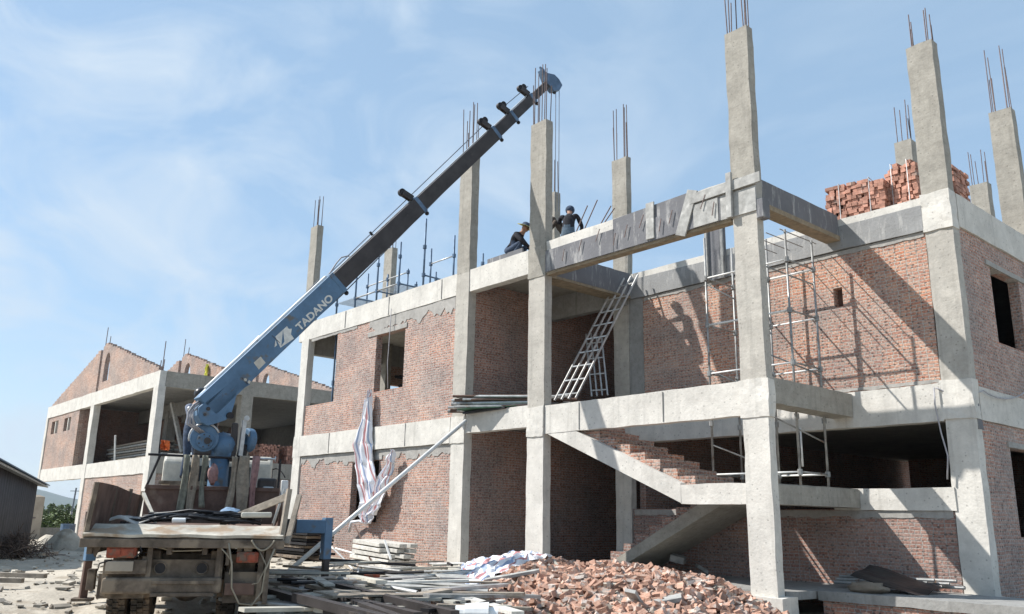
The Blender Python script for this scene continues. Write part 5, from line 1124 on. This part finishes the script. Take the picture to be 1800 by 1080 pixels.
tag(MB().tube([at(630, 1000, Z=.1), at(628, 1020, Z=.1)], .02, 6).build('white_stub', 'white'), 'short white pipe stub lying among the dark pipes', 'pipe')
p = gp_(677, 1027, .1); tag(MB().bar(p, p+DIR*.16, .14, .14).build('white_box', 'white', bevel=.02), 'small white box among the pipes', 'box')
p = gp_(640, 1013, .14); tag(MB().bar(p, p+DIR*.26, .05, .05).build('red_stub', 'lamp'), 'short red painted tube among the dark pipes', 'tube')
p = gp_(838, 1082, .0); tag(MB().tube([p-DIR*.14, p+DIR*.14], .13, 18, r2=.15, hollow=True).build('bucket', 'white', smooth=False), 'white bucket lying on its side at the bottom edge left of the brick heap', 'bucket')
# things by the floor edge right of the tall column
tag(MB().sphere((-7.2, 14.1, .1), .28, 14, 9, (1.2, .6, .35), .5).build('cement_sack', 'sack', smooth=True), 'half empty brown cement sack on the floor edge right of the tall column', 'sack')
sheet('dark_sheet', 'cable', (-6.95, 14.6, .22), (1.1, .2, -.28), (0, .7, .15), .05, 'black plastic sheet behind the cement sack', 'sheet', sd=8)
for k in range(7): tag(MB().tube([(-8.1+.02*k, 14.7+.06*k, .12+.05*(k % 3)), (-6.7+.1*k, 14.95+.05*k, .14+.05*(k % 3))], .03, 8, hollow=True).build('loose_pipe', 'scaf'), 'pipe in the small heap under the landing', 'pipe', 'pipes under the landing')
for k in range(14):
    x = q.uniform(-7.4, -3.6); y = q.uniform(12.6, 13.6); o = bpy.data.objects.new('loose_brick', bmesh_[k]); col.objects.link(o); o.matrix_world = Matrix.Translation((x, y, gz(x, y)+.05)) @ tumble()
    tag(o, 'scattered brick on the ground below the floor edge at the right', 'brick', 'scattered bricks at the right')

# ================================================================== far left: shed, brush, heaps, hedge, trees, pole
cA = at(48, 967, Z=-.22); cL = at(-70, 1000, Z=-.1); cA.z = cL.z = -.35
sh = empty('tin_shed', cA, 'dark corrugated tin shed at the left edge', 'shed'); dv = (cL-cA); ln = dv.length; dv.normalize(); nv = Vector((-dv.y, dv.x, 0)); nv = nv if nv.dot(RT) < 0 else -nv
def corr(u, v): return cA+dv*(ln*u)+nv*(.03*math.sin(u*ln*26))+Vector((0, 0, (2.42+.12*u)*v))
MB().grid(corr, 240, 2).build('tin_wall', 'tin', sh, solid=.01, smooth=True)
MB().bar(cA+nv*2+Vector((0, 0, 1.2)), cA+Vector((0, 0, 1.2)), 2.4, .05).build('side_wall', 'tin', sh)
rf = MB(); r0 = cA-dv*1.3+Vector((0, 0, 2.26)); r1 = cL+dv*.5+Vector((0, 0, 2.5)); rf.prism([r0-nv*.25, r1-nv*.25, r1-nv*.25+Vector((0, 0, .05)), r0-nv*.25+Vector((0, 0, .05))], nv*3.2+Vector((0, 0, .5))); rf.build('roof', 'woodg', sh)
rf = MB(); rf.prism([r0-nv*.3+Vector((0, 0, .07)), r1-nv*.3+Vector((0, 0, .07)), r1-nv*.3+Vector((0, 0, .1)), r0-nv*.3+Vector((0, 0, .1))], nv*3.4+Vector((0, 0, .5))); rf.build('roof_sheet', 'scaf_d', sh)
hA = at(58, 950, Z=-.4); ht = empty('plaster_hut', hA, 'tan plastered hut with a white door frame behind the tin shed', 'hut'); e1 = RT*1.0; e1.z = 0
MB().prism([hA+e1*0, hA+e1*.3, hA+e1*.3+Vector((0, 0, 2.2)), hA+Vector((0, 0, 2.3))], nv*1.2).build('wall', 'plaster', ht)
MB().bar(hA-e1*.02-nv*.05, hA-e1*.02-nv*.05+Vector((0, 0, 2.0)), .1, .1).bar(hA-e1*.02-nv*.05+Vector((0, 0, 2.05)), hA+e1*.12-nv*.05+Vector((0, 0, 2.05)), .08, .08).build('door_frame', 'white', ht)
br = MB(); c0 = at(26, 985, Z=-.1)
for i in range(420):
    a, r_ = q.uniform(0, 6.28), abs(q.gauss(0, .42)); p = c0+Vector((math.cos(a)*r_, math.sin(a)*r_, .08+q.random()*max(.05, .55-r_*.5))); d = Vector((q.gauss(0, 1), q.gauss(0, 1), q.gauss(.2, .6))).normalized()*q.uniform(.12, .35)
    br.tube([p-d, p+Vector((q.gauss(0, .03), q.gauss(0, .03), .02)), p+d], .009, 4)
tag(br.build('brushwood', 'twig'), 'heap of dry brushwood and rebar scraps in front of the tin shed', 'brushwood', kind='stuff')
for (a0, a1, lab) in (((-10, 1010), (80, 1013), 'long grey pole lying on the sand at the left edge'), ((-10, 1020), (40, 1021), 'short grey pole lying on the sand at the left edge'), ((70, 975), (100, 972), 'pale plank lying on the sand before the heap of sand')):
    tag(MB().bar(at(*a0, Z=.05), at(*a1, Z=.05), .09, .07).build('pole', 'wood'), lab, 'pole')
def mound(c, rx, ry, h, label):
    b = MB()
    def fn(u, v):
        a, t = u*6.2832, v; k = 1+.2*noise.noise(Vector((math.cos(a)*2, math.sin(a)*2, h*7)))
        return (c.x+math.cos(a)*rx*t*k, c.y+math.sin(a)*ry*t*k, -.5+h*(math.cos(t*math.pi)*.5+.5)**.8+.06*noise.noise(Vector((math.cos(a)*t*6, math.sin(a)*t*6, c.x)))*(1-t))
    tag(b.grid(fn, 40, 14).build('sand_heap', gm, smooth=True), label, 'sand heap')
mound(at(112, 972, Z=-.3), 1.5, 1.1, 1.0, 'pale heap of sand in the gap between shed and gabled building'); mound(at(82, 966, Z=-.35), 1.1, .9, .7, 'smaller heap of sand nearer the shed'); mound(at(170, 978, Z=-.2), 1.6, 1.2, .75, 'heap of sand behind the left outrigger leg')
tag(MB().bar(at(60, 946, Z=-.3)+Vector((0, 0, .15)), at(150, 946, Z=-.3)+Vector((0, 0, .15)), .2, .75).build('low_wall', 'conc_grey'), 'low grey wall behind the heaps of sand', 'wall')
tag(MB().tube([at(116, 952, Z=-.2), at(116, 952, Z=-.2)+Vector((0, 0, .75))], .3, 14).build('drum', 'scaf_d'), 'dark drum standing in front of the low wall', 'drum')
def leaves(b, c, r_, n, sz, zs=1.):
    for _ in range(n):
        d = Vector((q.gauss(0, 1), q.gauss(0, 1), q.gauss(0, 1))).normalized()*(q.random()**.4); p = c+Vector((d.x*r_, d.y*r_, d.z*r_*zs)); a = Vector((q.gauss(0, 1), q.gauss(0, 1), q.gauss(0, 1))).normalized(); e = a.orthogonal().normalized(); s_ = sz*q.uniform(.6, 1.3)
        o = len(b.v); b.v += [p-a*s_, p+e*s_*.5, p+a*s_, p-e*s_*.5]; b.face(range(o, o+4))
for i, (u, h) in enumerate(((76, 1.35), (88, 1.15), (100, 1.5), (112, 1.2), (124, 1.05))):
    g0 = at(u, 921, d=54); g0.z = -.4; rt_ = empty('bush', g0, ['leftmost green bush beyond the low wall', 'second green bush beyond the low wall', 'tallest green bush beyond the low wall', 'fourth green bush beyond the low wall', 'rightmost green bush beyond the low wall'][i], 'bush', 'bushes beyond the low wall')
    b = MB()
    for k in range(7): leaves(b, g0+Vector((q.gauss(0, .35), q.gauss(0, .35), h*(.25+.1*k))), .38, 90, .1, 1.)
    b.build('foliage', 'leaf', rt_, recalc=False); MB().tube([g0, g0+Vector((0, 0, h*.5))], .05, 6).build('stem', 'bark', rt_)
for i, u in enumerate((72, 82, 94, 101, 109, 116, 130, 137)):
    g0 = at(u, 905, d=130+4*i); g0.z = -.4; rt_ = empty('dark_tree', g0, 'small dark tree in the distant row under the hills', 'tree', 'distant trees under the hills'); b = MB()
    hgt = 1.9+.6*q.random()
    for k in range(6): leaves(b, g0+Vector((q.gauss(0, .3), q.gauss(0, .3), hgt*(.35+.13*k))), .55-.03*k, 45, .22)
    b.build('crown', 'leaf', rt_, recalc=False); MB().tube([g0, g0+Vector((0, 0, hgt*.7))], .12, 6).build('trunk', 'bark', rt_)
g0 = at(126, 898, d=120); g0.z = -.4; up_ = empty('utility_pole', g0, 'thin utility pole far off between shed and gabled building', 'utility pole'); MB().tube([g0, g0+Vector((.15, .15, 4.75))], .11, 8).build('pole', 'rope', up_); MB().bar(g0+Vector((.13, .13, 4.3))-DIR*.75, g0+Vector((.13, .13, 4.3))+DIR*.75, .09, .09).build('crossarm', 'rope', up_)
# stones and clods on the sand
pb = MB()
for _ in range(420):
    u, v = q.uniform(-20, 620), q.uniform(975, 1085)
    p = at(u, v, Z=-.05)
    if p.length > 34 or p.y > 12: continue
    s_ = .012+.03*q.random()**3; pb.sphere((p.x, p.y, gz(p.x, p.y)+s_*.2), s_, 6, 4, (1.2, .9, .7), .8)
tag(pb.build('stones', 'plaster'), 'small stones and clods strewn over the sand', 'stones', kind='stuff')

# ================================================================== haze
hz_m = bpy.data.materials.new('haze'); hz_m.use_nodes = True; t = hz_m.node_tree; t.nodes.clear(); o_ = t.nodes.new('ShaderNodeOutputMaterial'); v_ = t.nodes.new('ShaderNodeVolumePrincipled')
v_.inputs['Color'].default_value = (.80, .88, 1, 1); v_.inputs['Density'].default_value = .00016; v_.inputs['Anisotropy'].default_value = 0; t.links.new(v_.outputs[0], o_.inputs['Volume'])
tag(MB().box(-7600, 7600, -7600, 7600, -4.5, 75).build('haze', hz_m), kind='stuff')
